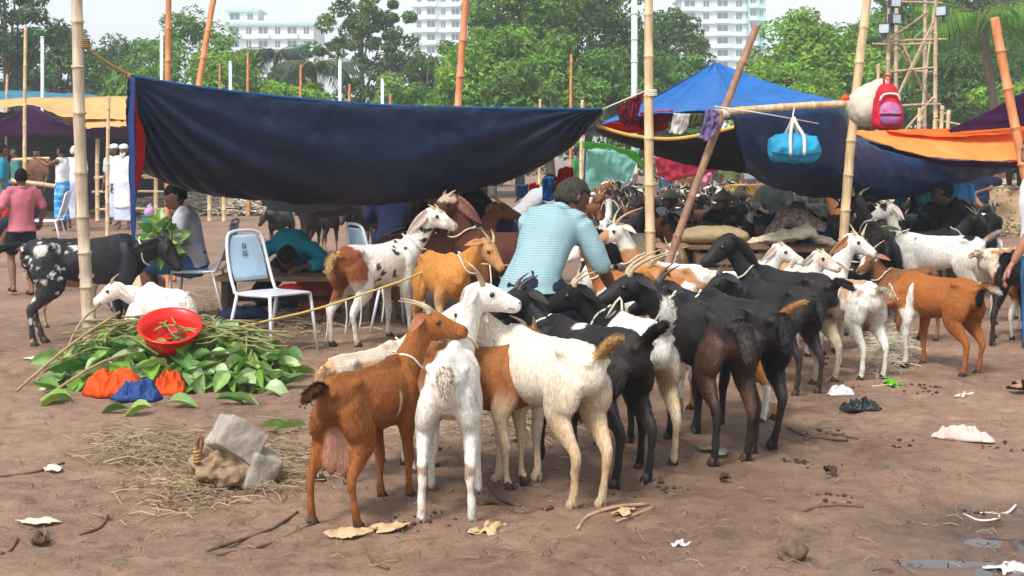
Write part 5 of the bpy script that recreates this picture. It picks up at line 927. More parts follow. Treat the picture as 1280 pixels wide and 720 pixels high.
person(GP(1216, 14.4), 170, 'man in black crouching behind the leaf chewing goat', dict(BEND, pel=(-.1, 0, .5), hipL=(-.1, .1, .48), hipR=(-.1, -.1, .48), chest=(.08, 0, .76), neck=(.2, 0, .9), head=(.3, 0, 1.0), shL=(.16, .19, .86), shR=(.16, -.19, .86), elL=(.3, .26, .62), elR=(.3, -.26, .62), wrL=(.46, .16, .5), wrR=(.46, -.16, .5), knL=(.26, .2, .46), knR=(.26, -.2, .46), anL=(0, .2, .085), anR=(0, -.2, .085)), shirt=BLKF, slv=.6, pants=DARKT, vox=.02, s=1.08)
person(GP(1014, 14.2), 165, 'man in a camouflage shirt bent double among the black goats', dict(BEND, pel=(-.1, 0, .62), hipL=(-.1, .1, .6), hipR=(-.1, -.1, .6), chest=(.16, 0, .78), neck=(.34, 0, .74), head=(.45, 0, .68), shL=(.3, .19, .74), shR=(.3, -.19, .74), elL=(.42, .26, .54), elR=(.42, -.26, .54), wrL=(.5, .16, .4), wrR=(.5, -.16, .4)), shirt=CAMO, slv=.9, pants=NAVF, vox=.02, s=1.05, cap=NAVF)
person(GP(968, 20.5), 255, 'man in a dark jacket and pink cap among the far goats', SIT, s=1.02, shirt=fab('charcoal_green', S(44, 50, 48)), slv=.9, pants=BLKF, cap=PINKC, hair=None, vox=.024)
person(GP(1243, 25), 210, 'bare armed youth sitting on the straw heap', dict(SIT, **{}), s=.95, skin=SK2, shirt=fab('dull_rose', S(150, 90, 84)), slv=.4, pants=NAVF, vox=.022).location.z = .55
person(GP(1226, 24), 230, 'dark shirted youth leaning on the straw heap', SIT, s=.95, skin=SK2, shirt=NAVF, slv=.4, pants=NAVF, vox=.022).location.z = .25
person(GP(1268, 26), 250, 'child in red sitting on top of the straw heap', SIT, s=.8, skin=SK2, shirt=REDF, slv=.4, pants=BLKF, vox=.022).location.z = .85
STRAWH = mat('woven_straw', S(150, 136, 112), rough=.85, var=.3, scale=40)
for x, Y, yaw, lb, m_ in ((842, 18.2, 255, 'crouching herder in grey under a wide straw hat', LGREY), (905, 17.6, 260, 'crouching herder in black under a wide straw hat', BLKF), (930, 18.4, 250, 'crouching herder in deep green under a wide straw hat', fab('deep_green', S(36, 60, 52)))):
    pz = person(GP(x, Y), yaw, lb, SQUAT, s=1.05, shirt=m_, slv=.9, pants=BLKF, vox=.018)
    b = Blob(); b.tube([(.33, 0, .88), (.33, 0, .93), (.33, 0, 1.0)], [.19, .11, .012], n=20); h_ = link('straw_hat', b.mesh('hat'), STRAWH); h_.matrix_world = pz.matrix_basis.copy(); h_.location = Vector(pz.location); h_.rotation_euler = pz.rotation_euler; h_.scale = pz.scale
    tag(h_, 'wide conical straw hat on the '+lb.split(' under')[0], 'hat')

# far crowd beyond the goat rows
CC = [('crimson', (170, 40, 60)), ('white', (220, 220, 216)), ('sky', (90, 150, 200)), ('mustard', (196, 150, 60)), ('rose', (214, 120, 150)), ('olive', (96, 104, 64)), ('grey', (140, 140, 144)), ('green', (50, 130, 80)), ('violet', (110, 80, 150))]
for i, (nm, c) in enumerate(CC):
    person(GP((748, 783, 832, 858, 884, 912, 938, 722, 1008)[i], 31+(i % 4)*.9), (200, 260, 300, 230, 180, 90, 270, 330, 250)[i], 'distant bystander in a %s top beyond the far goats' % nm, STAND, s=.93+.02*(i % 4), shirt=fab('crowd_'+nm, S(*c)), slv=.5, lungi=fab('crowd_low_'+nm, S(*(max(20, v*.5) for v in c))), vox=.03, hands=False)
# ================================================================== things on the ground
def gpz(px, py, dz=0): g = G(px, py); g.z = GZ(g.x, g.y)+dz; return g
STEELP = mat('pale_steel', S(206, 208, 216), rough=.35, var=.12, scale=12, metal=.2); PANEL = mat('pale_blue_panel', S(160, 186, 206), rough=.35, var=.1, scale=6); INK = mat('ink', S(70, 84, 104), rough=.7)
WOOD = mat('old_wood', S(120, 88, 62), rough=.85, var=.35, scale=5, stretch=(1, 8, 8), bump=.3); WOODD = mat('dark_wood', S(60, 46, 38), rough=.85, var=.35, scale=6, bump=.3); BRICKM = mat('orange_crate', S(176, 104, 60), rough=.8, var=.25, scale=6)
def chair(loc, yaw, label, text=False, tilt=0):
    r = empty('metal_chair', loc, R(yaw)); t = .013
    for sy in (-1, 1):
        for pts in ([(.2, sy*.2, .43), (.25, sy*.23, 0)], [(-.16, sy*.2, .43), (-.27, sy*.22, 0)]):
            b = Blob(); b.tube([pts[0], pts[1]], [t, t], n=8); link('leg', b.mesh('leg'), STEELP, r)
    b = Blob(); b.tube([(.21, .19, .43), (-.14, .2, .43), (-.2, .2, .47), (-.27, .195, .66), (-.31, .17, .84), (-.325, .11, .885), (-.33, 0, .893), (-.325, -.11, .885), (-.31, -.17, .84), (-.27, -.195, .66), (-.2, -.2, .47), (-.14, -.2, .43), (.21, -.19, .43)], [t]*13, n=8, k=4, up=(.2, 0, 1)); link('frame', b.mesh('frame'), STEELP, r)
    b = Blob(); b.tube([(-.18, 0, .43), (-.16, 0, .437), (0, 0, .44), (.2, 0, .44), (.225, 0, .433)], [(.17, .008), (.2, .01), (.205, .012), (.2, .012), (.18, .006)], n=16, k=2); link('seat', b.mesh('seat'), STEELP, r)
    b = Blob(); b.tube([(-.225, 0, .52), (-.265, 0, .63), (-.3, 0, .77), (-.318, 0, .86)], [(.165, .006), (.175, .006), (.16, .006), (.12, .005)], n=14, k=3, up=(1, 0, .2)); pn_ = link('back_panel', b.mesh('panel'), PANEL, r)
    if text:
        for i, tx in enumerate(('BI', 'BE')):
            cu = bpy.data.curves.new('t', 'FONT'); cu.body = tx; cu.size = .06; cu.extrude = .0008; cu.align_x = 'CENTER'; tmp = bpy.data.objects.new('t', cu); COL.objects.link(tmp); dg = bpy.context.evaluated_depsgraph_get(); me = bpy.data.meshes.new_from_object(tmp.evaluated_get(dg)); bpy.data.objects.remove(tmp)
            o = link('lettering', me, INK, pn_); z = .755-.055*i; xx = -.2975+.27*i*.055+.0115; sl = math.atan2(.035, .14)
            o.matrix_local = Matrix.Translation((xx-(0), .0-.02, z)) @ Matrix(((0, math.sin(-sl), 1, 0), (1, 0, 0, 0), (0, math.cos(sl), 0, 0), (0, 0, 0, 1)))
    return tag(r, label, 'chair')
cz = G(340, 438); chair((cz.x, cz.y, 0), -38, 'empty pale metal chair with lettering on its back panel', True)
chair((GP(249, 12.3).x, 12.32, 0), 180, 'metal chair under the man in the grey shirt')
chair((GP(60, 22).x, 22, 0), 185, 'white chair standing beyond the boy in pink')
chair((GP(486, 11.6).x, 11.6, 0), 30, 'metal chair hidden in the shade behind the flecked goat')
# low bench with the sleeper
bn = empty('low_bench', GP(372, 12.3)); L0 = -Vector(bn.location)
link('top', bxm((.05, 0, .37), (1.5, .42, .045)), WOOD, bn)
for x in (-.62, .7):
    for y in (-.17, .17): link('leg', bxm((x, y, .175), (.06, .05, .35)), WOODD, bn)
link('rail', bxm((.04, .17, .16), (1.26, .03, .05)), WOODD, bn); tag(bn, 'low wooden bench under the sleeping person', 'bench')
tag(bag('red_cushion', [(-.12, 0, 0), (0, 0, .0), (.12, 0, 0)], [.03, .05, .03], REDC, 'red cloth under the sleeper on the bench', P(360, 361, 12.1), noise=.03, cat='cloth'), None)
def bucket(loc, r, h, m, label, rim=None, name='bucket', cat='bucket', tilt=(0, 0, 0), thick=.006, flare=1.25):
    b = Blob(); n = 32; prof = [(r, 0), (r*1.02, .004), (r*flare, h), (r*flare+.012, h+.004), (r*flare+.012, h-.008), (r*flare+.005, h-.008)]; inn = [(r*flare-thick, h-.002), (r-thick, thick), (.001, thick)]
    prof = [(.001, 0)]+prof[:1]+[(r+(r*flare-r)*.5, h*.5)]+[(r*flare, h-.01), (r*flare+.014, h-.004), (r*flare+.014, h+.004), (r*flare-thick, h+.003)]+[(r+(r*flare-r)*.5-thick, h*.5)]+inn[1:]
    V = [(rr_*math.cos(2*math.pi*j/n), rr_*math.sin(2*math.pi*j/n), z) for rr_, z in prof for j in range(n)]; Fq = [(i*n+j, i*n+(j+1) % n, (i+1)*n+(j+1) % n, (i+1)*n+j) for i in range(len(prof)-1) for j in range(n)]
    b.raw(V, Fq); o = link(name, b.mesh(name), m, None, loc); o.rotation_euler = tilt; return tag(o, label, cat)
REDP = mat('red_plastic', S(232, 34, 22), rough=.32, var=.06, scale=6, transl=.12); TEALP = mat('teal_plastic', S(0, 150, 150), rough=.35, var=.08); ORP = mat('orange_tub', S(170, 84, 40), rough=.6, var=.2)
bucket(P(213, 431, 8.75), .135, .15, REDP, 'red plastic basin tipped on top of the leaf pile', name='basin', cat='basin', tilt=(R(27), R(6), 0), flare=1.4)
bucket(GP(186, 26), .115, .34, TEALP, 'teal plastic bucket beside the robed man', flare=1.15)
bag('plastic_bag', [(0, 0, -.1), (0, 0, -.03), (.01, 0, .06), (.03, 0, .16)], [.06, .1, .08, .02], cloth('lilac', S(206, 170, 214), .3), 'lilac plastic bag standing in the teal bucket', Vector(GP(186, 26))+Vector((0, 0, .42)), noise=.06)
bucket(GP(400, 12.7), .2, .3, ORP, 'orange tub under the bench beside the flecked goat', flare=1.1)
bag('shoe_heap', [(-.25, 0, .03), (-.1, 0, .07), (.1, 0, .07), (.25, 0, .03)], [.03, .07, .07, .03], DBL, 'dark blue bundle lying under the low bench', Vector(GP(305, 11.9))+Vector((0, 0, .0)), noise=.06, cat='bundle')
bucket(GP(365, 12.9), .12, .2, mat('blue_tub', S(30, 90, 140), rough=.5), 'blue tub under the low bench', flare=1.1)
# backpack and sacks near the spotted goat
bag('striped_bag', [(0, 0, .0), (0, 0, .1), (0, 0, .3), (0, 0, .42), (0, 0, .46)], [(.1, .08), (.2, .14), (.2, .14), (.14, .1), (.04, .04)], checkmat('grey_stripe', S(186, 192, 190), S(50, 56, 60), 9, .1, .35), 'grey striped bag standing behind the spotted goat', GP(158, 12.7), noise=.06)
bag('feed_sack', [(0, 0, 0), (.02, 0, .12), (.04, 0, .32), (.05, 0, .42)], [(.12, .1), (.2, .15), (.17, .13), (.05, .05)], cloth('sack', S(206, 186, 160), .1), 'pale feed sack behind the bunch of leaves', GP(180, 12.6), noise=.07, cat='sack')
# ---- leaves
LEAFB = mat('broad_leaf', (1, 1, 1), rough=.38, var=.22, scale=14, attr='Col', transl=.22, spec=.5)
def broadleaf(L, W, curl, c, rs):
    V = []; n = 7; C = []
    for i in range(n):
        u = i/(n-1); w_ = W*(math.sin(math.pi*u**.8)**.85+.02); z = curl*L*(u*u-.3*u)
        for v in (-1, -.5, 0, .5, 1): V.append((u*L, v*w_/2, z+abs(v)**1.4*w_*.34-(.004 if v == 0 else 0))); C.append(np.array(c)*(1.35 if v == 0 else 1.)*rs.uniform(.88, 1.1))
    Fq = [(i*5+j, i*5+j+1, i*5+j+6, i*5+j+5) for i in range(n-1) for j in range(4)]
    V = V+[(-.05, -.003, .0), (-.05, .003, .0), (0, .003, 0), (0, -.003, 0)]; C += [np.array((.2, .24, .08))]*4; Fq.append(tuple(n*5+i for i in range(4)))
    return npmesh('leaf', V, Fq, np.array(C)) 
rl = np.random.RandomState(4)
LG = [(.1, .24, .03), (.16, .32, .045), (.06, .17, .03), (.24, .38, .12), (.2, .3, .05), (.3, .42, .2)]
LM = [broadleaf(.165*rl.uniform(.75, 1.25), .1*rl.uniform(.85, 1.2), rl.uniform(-.95, .5), LG[i % 6], rl) for i in range(18)]
def leafat(par, p, yaw, pitch, roll, sc=1., i=None, name='leaf'):
    o = link(name, LM[rl.randint(18) if i is None else i], LEAFB, par); o.location = p; o.rotation_euler = (roll, pitch, yaw); o.scale = (sc,)*3; return o
def crumple(name, loc, w_, d_, h, m, label, seed, cat='cloth', yaw=0.):
    n, k = 64, 44; fq = .6/w_; u, v = np.meshgrid(np.linspace(-1, 1, n), np.linspace(-1, 1, k), indexing='ij'); u, v = u.ravel(), v.ravel()
    u, v = u*np.sqrt(1-v*v/2), v*np.sqrt(1-u*u/2); p = np.stack([u*w_/2, v*d_/2, u*0], 1); wob = 1+.28*(fbm(p, 7, seed)-.5)*2; p[:, 0] *= wob; p[:, 1] *= 1+.3*(fbm(p, 8, seed+4)-.5)*2
    q = p+np.stack([fbm(p, 9, seed+7)-.5, fbm(p, 9, seed+8)-.5, u*0], 1)*.12; rg = lambda sc, sd: 1-np.abs(2*vnoise(q, sc, sd)-1)
    dome = np.clip(1-np.hypot(u, v)**2.2, 0, 1); p[:, 2] = .004+h*dome**.6*(.12+.55*rg(9*fq, seed)**1.6+.38*rg(20*fq, seed+1)**1.6+.16*rg(44*fq, seed+2))
    p[:, :2] += (np.stack([vnoise(q, 26, seed+5), vnoise(q, 26, seed+6)], 1)-.5)*.03
    i = np.arange(n*k).reshape(n, k); Fq = np.stack([i[:-1, :-1], i[1:, :-1], i[1:, 1:], i[:-1, 1:]], -1).reshape(-1, 4)
    o = link(name, npmesh(name, p, Fq), m, None, loc, yaw); md = o.modifiers.new('t', 'SOLIDIFY'); md.thickness = .003; return tag(o, label, cat)
lpile = empty('leaf_pile', G(212, 478)); tag(lpile, 'heap of big green leaves and stems under the red basin', 'leaf pile'); lc = np.array(lpile.location)
def heap(x, y, cx, cy, rx, ry, h): return h*max(0, 1-((x-cx)/rx)**2-((y-cy)/ry)**2)**.7
mound = Blob(); mound.tube([(-.62, .45, -.02), (-.3, .3, .04), (0, .22, .09), (.3, .18, .08), (.62, .2, .0)], [(.2, .08), (.3, .15), (.33, .22), (.3, .18), (.16, .06)], n=14, k=3); mm = mound.remesh('twig_core', .03, 3); co = coords(mm); setco(mm, co+(normals(mm).T*(fbm(co, 9, 2)-.5)*.08).T); link('core', mm, mat('leaf_litter', S(74, 84, 44), rough=.9, var=.5, scale=18, bump=.5), lpile)
for k in range(288):
    a = rl.uniform(0, 2*math.pi); r = math.sqrt(rl.uniform(0, 1)); x = r*math.cos(a)*.78; y = r*math.sin(a)*.42+.2; z = heap(x, y, 0, .22, .84, .52, .3)*rl.uniform(.75, 1.05)+.02
    leafat(lpile, (x, y, z), rl.uniform(0, 6.28), rl.uniform(-.2, .65), rl.normal(0, .6), rl.uniform(.5, 1.3))
for k, (px, py, yaw, sc) in enumerate(((75, 492, 185, 1.2), (90, 500, 200, 1.3), (105, 480, 215, 1.4), (78, 505, 200, 1.1), (190, 518, 190, 1.1), (160, 517, 170, .9), (210, 508, 10, 1.), (345, 485, 10, 1.), (330, 490, -20, 1.1), (360, 470, 20, 1.), (325, 540, 5, .9), (345, 542, 40, .9), (270, 505, 15, .9), (120, 470, 150, 1.2), (290, 503, -10, 1.))):
    g = gpz(px, py, .035); leafat(lpile, np.array(g)-lc, R(yaw), rl.uniform(-.1, .15), rl.normal(0, .25), sc)
for k in range(60):
    a = rl.uniform(0, 6.28); p0 = np.array((rl.uniform(-.6, .6), .22+rl.uniform(-.3, .25), 0)); p0[2] = heap(p0[0], p0[1], 0, .22, .8, .5, .34)+.03; d = np.array((math.cos(a), math.sin(a)*.6, rl.uniform(-.2, .15)))*rl.uniform(.18, .36)
    b = Blob(); b.tube([p0-d, p0+np.array((0, 0, .05)), p0+d*.6, p0+d], [.008, .007, .006, .004], n=6, k=3); link('stem', b.mesh('stem'), mat('green_stem', S(120, 118, 70), rough=.7, var=.4, scale=12), lpile)
for k in range(70):
    x = rl.uniform(-.74, .74); y = -.14-.14*rl.rand()+.16*x*x; leafat(lpile, (x, y, .03+.13*rl.rand()*(1-abs(x)*.7)), rl.uniform(-2.6, -.4), rl.uniform(-.1, .7), rl.normal(0, .4), rl.uniform(.8, 1.2), (3, 5, 9, 11, 15, 17, 1, 7)[rl.randint(8)])
# long bare stalks leaning on the post
for i, (x0, y0, x1, y1, Y0) in enumerate(((20, 492, 150, 390, 8.3), (45, 478, 165, 410, 8.6), (50, 500, 200, 435, 8.2), (70, 470, 125, 380, 8.9), (60, 483, 260, 440, 8.4))):
    g0 = gpz(x0, y0, .01); p1 = P(x1, y1, Y0+.6); rope('stalk', [g0, (g0+p1)/2+Vector((0, 0, .03+.02*i)), p1], .009, mat('dry_stalk', S(150, 128, 92), rough=.8, var=.3, scale=14), ('long bare stalk leaning on the pale bamboo post', 'thin pale stalk crossing the leaf pile edge', 'bent stalk trailing on the mud beside the leaf pile', 'short stalk propped against the pale bamboo post', 'long stalk lying across the top of the leaf pile')[i], cat='stalk', k=4)
crumple('orange_cloth', gpz(144, 492), .42, .26, .15, ORD, 'crumpled orange cloth stuffed into the front of the leaf pile', 1)
crumple('orange_rag', gpz(212, 489), .24, .2, .14, ORD, 'small orange cloth beside the navy cloth', 2)
crumple('navy_cloth', gpz(173, 500), .3, .17, .12, cloth('denim_blue', S(30, 62, 120), .05), 'rolled navy cloth between two orange cloths', 3)
# bunch of leaves in the seated man's hands
lb_ = empty('leaf_bunch', P(205, 300, 12.0)); tag(lb_, 'fresh leafy branch held out to the spotted goat', 'branch')
for k in range(60):
    d = rl.normal(0, 1, 3); d /= np.linalg.norm(d); leafat(lb_, d*np.array((.13, .1, .17))*rl.uniform(.3, 1)+np.array((-.02, 0, 0)), math.atan2(d[1], d[0]), -d[2]*.9, rl.normal(0, .6), rl.uniform(.7, 1.05))
b = Blob(); b.tube([(.12, .0, -.1), (0, 0, 0), (-.1, 0, .14)], [.01, .009, .004], k=3); link('twig', b.mesh('twig'), BARK, lb_)
for o_, y_ in ((1, .0),): leafat(None, P(1098, 287, 12.6), R(0), 0, 0, 1.)
tag(bpy.context.scene.objects[-1] if False else COL.objects[-1], 'green leaf in the mouth of the black patched white goat', 'leaf')
# ---- stones
STONE = mat('grey_stone', S(150, 142, 132), rough=.9, var=.25, scale=10, bump=.6, bscale=34); MUDST = mat('mud_caked_stone', S(142, 118, 92), rough=.95, var=.35, scale=14, bump=.8, bscale=26)
def stone(loc, d, m, label, seed, rot=(0, 0, 0), rough=.12, cat='stone', vox=.012, boxy=True, name='stone'):
    b = Blob(); (b.box((0, 0, 0), d) if boxy else b.ball((0, 0, 0), tuple(q/2 for q in d), 12)); me = b.remesh('stone', vox, 3); co = coords(me); nr = normals(me); setco(me, co+nr*((fbm(co, 14, seed, 4)-.5)*rough)[:, None]); o = link(name, me, m, None, loc); o.rotation_euler = rot; return tag(o, label, cat)
stone(gpz(283, 607, .08), (.3, .24, .23), MUDST, 'knobbly mud caked lump at the bottom of the stone heap', 1, (0, .1, .3), .17, boxy=False)
stone(P(296, 550, 6.02), (.21, .17, .15), STONE, 'pale squared stone balanced on the stone heap', 2, (R(-12), R(35), R(25)), .04)
stone(P(325, 588, 6.02), (.14, .13, .17), STONE, 'small grey stone leaning against the mud caked lump', 3, (.2, .35, .5), .04)
stone(gpz(992, 696, .02), (.13, .1, .09), mat('mud_clod', S(104, 82, 64), rough=.9, var=.45, scale=22, bump=.9, bscale=40), 'lone muddy clod at the edge of the wet ruts', 4, (0, 0, .4), .13, boxy=False, cat='clod')
g = gpz(247, 612); pk = rope('iron_peg', [g, g+Vector((.005, 0, .12)), g+Vector((0, 0, .2)), g+Vector((.012, 0, .235)), g+Vector((.022, 0, .2)), g+Vector((.006, 0, .16))], .008, mat('rusty_iron', S(112, 72, 44), rough=.8, var=.4, scale=40), 'rusty peg with rope wound round it beside the stones', cat='peg', k=4); lash(g+Vector((0, 0, .15)), (0, 0, 1), .014, TWINE, pk, 4, 'winding')
# ---- straw, twigs and litter
STRAW = mat('straw', (1, 1, 1), rough=.8, var=.2, attr='Col', scale=20)
def straws(name, n, fn, L, label, colr=(.27, .195, .11), seed=0, cat='straw', w=.0022):
    rs = np.random.RandomState(seed); P0 = np.array([fn(rs) for _ in range(n)]); a = rs.uniform(0, math.pi, n); ln = rs.uniform(.4, 1.2, n)*L; d = np.stack([np.cos(a), np.sin(a), rs.normal(0, .14, n)], 1)*ln[:, None]/2
    sd2 = np.stack([-np.sin(a), np.cos(a), 0*a], 1)*w; up_ = np.array((0, 0, w*1.5)); mid_ = P0+np.array((0, 0, .012))+rs.normal(0, .005, (n, 3)); 
    V = np.stack([P0-d-sd2, P0-d+sd2, mid_+sd2, mid_-sd2, P0+d+sd2, P0+d-sd2, P0-d+up_, mid_+up_, P0+d+up_], 1).reshape(-1, 3); base_ = np.arange(n)[:, None]*9
    q = np.array(((0, 3, 7, 6), (6, 7, 2, 1), (3, 5, 8, 7), (7, 8, 4, 2))); Fq = (base_[:, :, None]+q[None]).reshape(-1, 4)
    c = np.array(colr)*rs.uniform(.45, 1.3, (n, 1)); o = link(name, npmesh(name, V, Fq, np.repeat(c, 9, 0), False), STRAW); return tag(o, label, cat, kind='stuff')
def blobfn(cx, cy, rx, ry, h=.02):
    def f(rs):
        a = rs.uniform(0, 6.28); r = min(abs(rs.normal(0, .5)), 1.3); px, py = cx+rx*r*math.cos(a), cy+ry*r*math.sin(a); g = G(px, py); return (g.x, g.y, GZ(g.x, g.y)+.006+h*(1-r)*rs.uniform(0, 1))
    return f
straws('straw_litter', 620, blobfn(185, 562, 92, 34, .03), .2, 'trampled straw spread in front of the leaf pile', seed=1)
straws('straw_litter', 560, blobfn(335, 580, 66, 46, .03), .2, 'trampled straw between the stones and the brown doe', seed=2)
straws('straw_litter', 320, blobfn(240, 612, 130, 42, .01), .16, 'thin scatter of straw around the stones', (.3, .21, .12), seed=3)
straws('chaff', 1000, lambda rs: (lambda g: (g.x, g.y, GZ(g.x, g.y)+.004))(G(rs.uniform(0, 1280), 330+380*rs.uniform(0, 1)**.75)), .06, 'bits of straw and stalk strewn over the mud', (.19, .135, .09), seed=4, w=.002)
straws('fodder_heap', 700, blobfn(1112, 440, 36, 34, .12), .2, 'pale trampled fodder where the chestnut goat feeds', (.45, .4, .3), seed=5)
straws('fodder_litter', 1400, blobfn(330, 395, 110, 34, .05), .2, 'leaf scraps and fodder trampled around the chairs', (.27, .2, .11), seed=6, w=.006)
straws('fodder_litter', 900, blobfn(650, 520, 190, 50, .01), .12, 'scattered straw between the legs of the goats', (.26, .19, .12), seed=7)
heapf = lambda rs: (lambda a, r: (GP(1245, 27).x+2.2*r*math.cos(a), 27+2*r*math.sin(a), .95*(1-r*r)+.02))(rs.uniform(0, 6.28), math.sqrt(rs.uniform(0, 1)))
straws('straw_heap', 5000, heapf, .5, 'sunlit heap of straw and rubbish beyond the navy canopy', (.42, .34, .22), seed=8, w=.012)
hp0 = Blob(); hp0.ball((GP(1245, 27).x, 27, 0), (2.2, 2, .93), 20); tag(link('rubbish_heap', hp0.mesh('heap'), mat('heap_soil', S(150, 124, 92), rough=.95, var=.4, scale=4, bump=.5, bscale=12)), 'low mound under the sunlit straw beyond the navy canopy', 'mound')
heapg = lambda rs: (lambda a, r: (GP(335, 36).x+4.5*r*math.cos(a), 36+2*r*math.sin(a), .6*(1-r*r)+.02))(rs.uniform(0, 6.28), math.sqrt(rs.uniform(0, 1)))
straws('rubbish_belt', 3500, heapg, .5, 'pale heap of straw and rubbish far off behind the chairs', (.42, .36, .26), seed=9, w=.02)
TWG = mat('twig_bark', S(96, 74, 58), rough=.9, var=.35, scale=20)
for i, (pts, r, lb) in enumerate((
        ([(258, 690), (300, 672), (340, 660), (372, 640)], .007, 'long thin twig lying below the stone heap'), ([(270, 694), (330, 676), (392, 655)], .006, 'thin twig running towards the brown doe hoof'), ([(0, 695), (10, 685), (22, 675)], .008, 'short pale stick lying alone on bare mud'), ([(722, 660), (735, 642), (770, 634), (810, 628)], .008, 'curled strip of bark lying in front of the cream goat'), ([(770, 648), (790, 643), (818, 630)], .007, 'flat bark splinter beside the curled strip'),
        ([(600, 632), (620, 625), (650, 640), (690, 630)], .01, 'forked dark branch below the cream goat belly'), ([(610, 600), (625, 622), (650, 632)], .009, 'dark twig poking from behind the lean white goat'), ([(1005, 636), (1030, 626), (1060, 625), (1078, 628)], .008, 'bent dark stick on the open mud'), ([(985, 534), (1010, 542), (1060, 546)], .009, 'dark stem lying behind the plain black goat'), ([(1005, 545), (1035, 538), (1072, 545)], .007, 'second stem crossing behind the plain black goat'),
        ([(1205, 634), (1225, 642), (1248, 640), (1244, 628), (1220, 628)], .0045, 'loop of pale cord on the wet mud'), ([(1240, 632), (1258, 628), (1270, 622)], .006, 'pale knotted end of cord beside the loop'), ([(0, 592), (40, 588), (80, 578)], .006, 'thin dark stem on the mud beside the paper scrap'), ([(100, 668), (125, 660), (135, 645)], .006, 'little branched twig on bare mud'), ([(455, 690), (470, 705), (485, 712)], .007, 'root like twig at the very front of the mud'))):
    rope('twig', [gpz(x, y, r*.7) for x, y in pts], r, ROPEW if 'cord' in lb else (mat('bark_strip', S(160, 126, 100), rough=.9, var=.3) if 'bark' in lb else TWG), lb, cat='cord' if 'cord' in lb else 'twig', k=4)
PAPER = cloth('paper', S(214, 200, 182), .1, .8); PAPB = cloth('soiled_paper', S(196, 164, 128), .08, .85); PLW = cloth('white_plastic', S(224, 222, 220), .25, .4); DGR = cloth('grey_card', S(120, 122, 112), .05, .85)
def scrap(px, py, w_, d_, m, label, cat, seed, h=.02, yaw=0):
    g = gpz(px, py); ca, sa = math.cos(yaw), math.sin(yaw)
    def fn(u, v):
        x, y = (u-.5)*w_*(1-.25*math.sin(v*7+seed)), (v-.5)*d_*(1-.3*math.sin(u*6+seed)); return (x*ca-y*sa, x*sa+y*ca, .012+h*abs(math.sin(u*5+seed)*math.cos(v*4+seed*2)))
    o = sheet('litter', fn, 16, 10, m, wr=h*.7, wsc=5, seed=seed, th=.003); o.location = g; return tag(o, label, cat)
for i, a in enumerate(((48, 656, .15, .07, PAPER, 'pale oval scrap lying on bare mud', 'scrap', .008), (435, 668, .16, .12, PAPB, 'torn pale paper under the brown doe hind hoof', 'paper', .015), (488, 661, .14, .09, PAPB, 'flat pale scrap between the doe and the lean white goat', 'paper', .01), (612, 660, .16, .08, cloth('yellowed', S(200, 168, 124), .08), 'yellowed torn paper beside the lean white goat hoof', 'paper', .03), 
        (1115, 479, .16, .06, LIME, 'bright green leaf scrap on the mud', 'leaf', .03), (895, 563, .18, .1, DGR, 'flat grey card under the brown thighed goat', 'card', .01), (68, 586, .1, .07, PAPER, 'small white scrap on the mud beside thin stems', 'scrap', .02), (40, 450, .13, .05, PAPER, 'white scrap beside the spotted goat hoof', 'scrap', .012), (852, 679, .06, .04, PLW, 'tiny white fragment on the mud', 'scrap', .02), (1262, 700, .14, .1, PLW, 'white scrap at the rim of the puddle', 'scrap', .02), (1205, 492, .14, .05, PAPER, 'pale paper lying between two hoof prints', 'paper', .01), (780, 640, .12, .06, PAPB, 'pale peel beside the bark strip', 'peel', .01), (905, 595, .05, .03, cloth('dkleaf', S(70, 48, 36), .05), 'small dead leaf on open mud', 'leaf', .03), (1038, 588, .07, .04, cloth('dkleaf', S(70, 48, 36), .05), 'dead brown leaf lying on smooth mud', 'leaf', .03), (52, 676, .06, .05, cloth('dkleaf2', S(88, 64, 48), .05), 'dark crumb of dung beside the oval scrap', 'clod', .04))):
    scrap(*a[:7], seed=i+1, h=a[7], yaw=R(-28) if 'rag' in a[5] else i*.4)
crumple('rag', gpz(1203, 548), .36, .1, .07, cloth('pinkish_cloth', S(206, 182, 174), .08), 'long twisted pinkish white rag on the mud', 11, 'rag', R(-24))
crumple('plastic_litter', gpz(1050, 492), .17, .1, .06, PLW, 'crumpled white plastic beside the dappled goat', 12, 'plastic'); crumple('plastic_litter', gpz(1078, 511), .24, .12, .07, cloth('black_plastic', S(34, 38, 40), .02, .3), 'crumpled black plastic lying beyond the white litter', 13, 'plastic')
rs_ = np.random.RandomState(40); oc = np.array(((1, 0, 0), (-1, 0, 0), (0, 1, 0), (0, -1, 0), (0, 0, 1), (0, 0, -1)), float); of = np.array(((0, 2, 4), (2, 1, 4), (1, 3, 4), (3, 0, 4), (2, 0, 5), (1, 2, 5), (3, 1, 5), (0, 3, 5))); DV = []; n_ = 0
for k in range(26):
    g = G(rs_.uniform(380, 1280), 450+250*rs_.uniform(0, 1)); 
    for q in range(rs_.randint(3, 14)):
        x, y = g.x+rs_.normal(0, .06), g.y+rs_.normal(0, .06); r_ = rs_.uniform(.005, .011); DV.append(oc*np.array((r_*1.4, r_, r_))*rs_.uniform(.8, 1.2)+np.array((x, y, GZ(x, y)+r_*.6)))
DF = np.concatenate([of+6*i for i in range(len(DV))]); tag(link('droppings', npmesh('droppings', np.concatenate(DV), DF), mat('dung', S(58, 44, 34), rough=.8, var=.3)), 'small dark droppings scattered over the trodden mud', 'dung', kind='stuff')
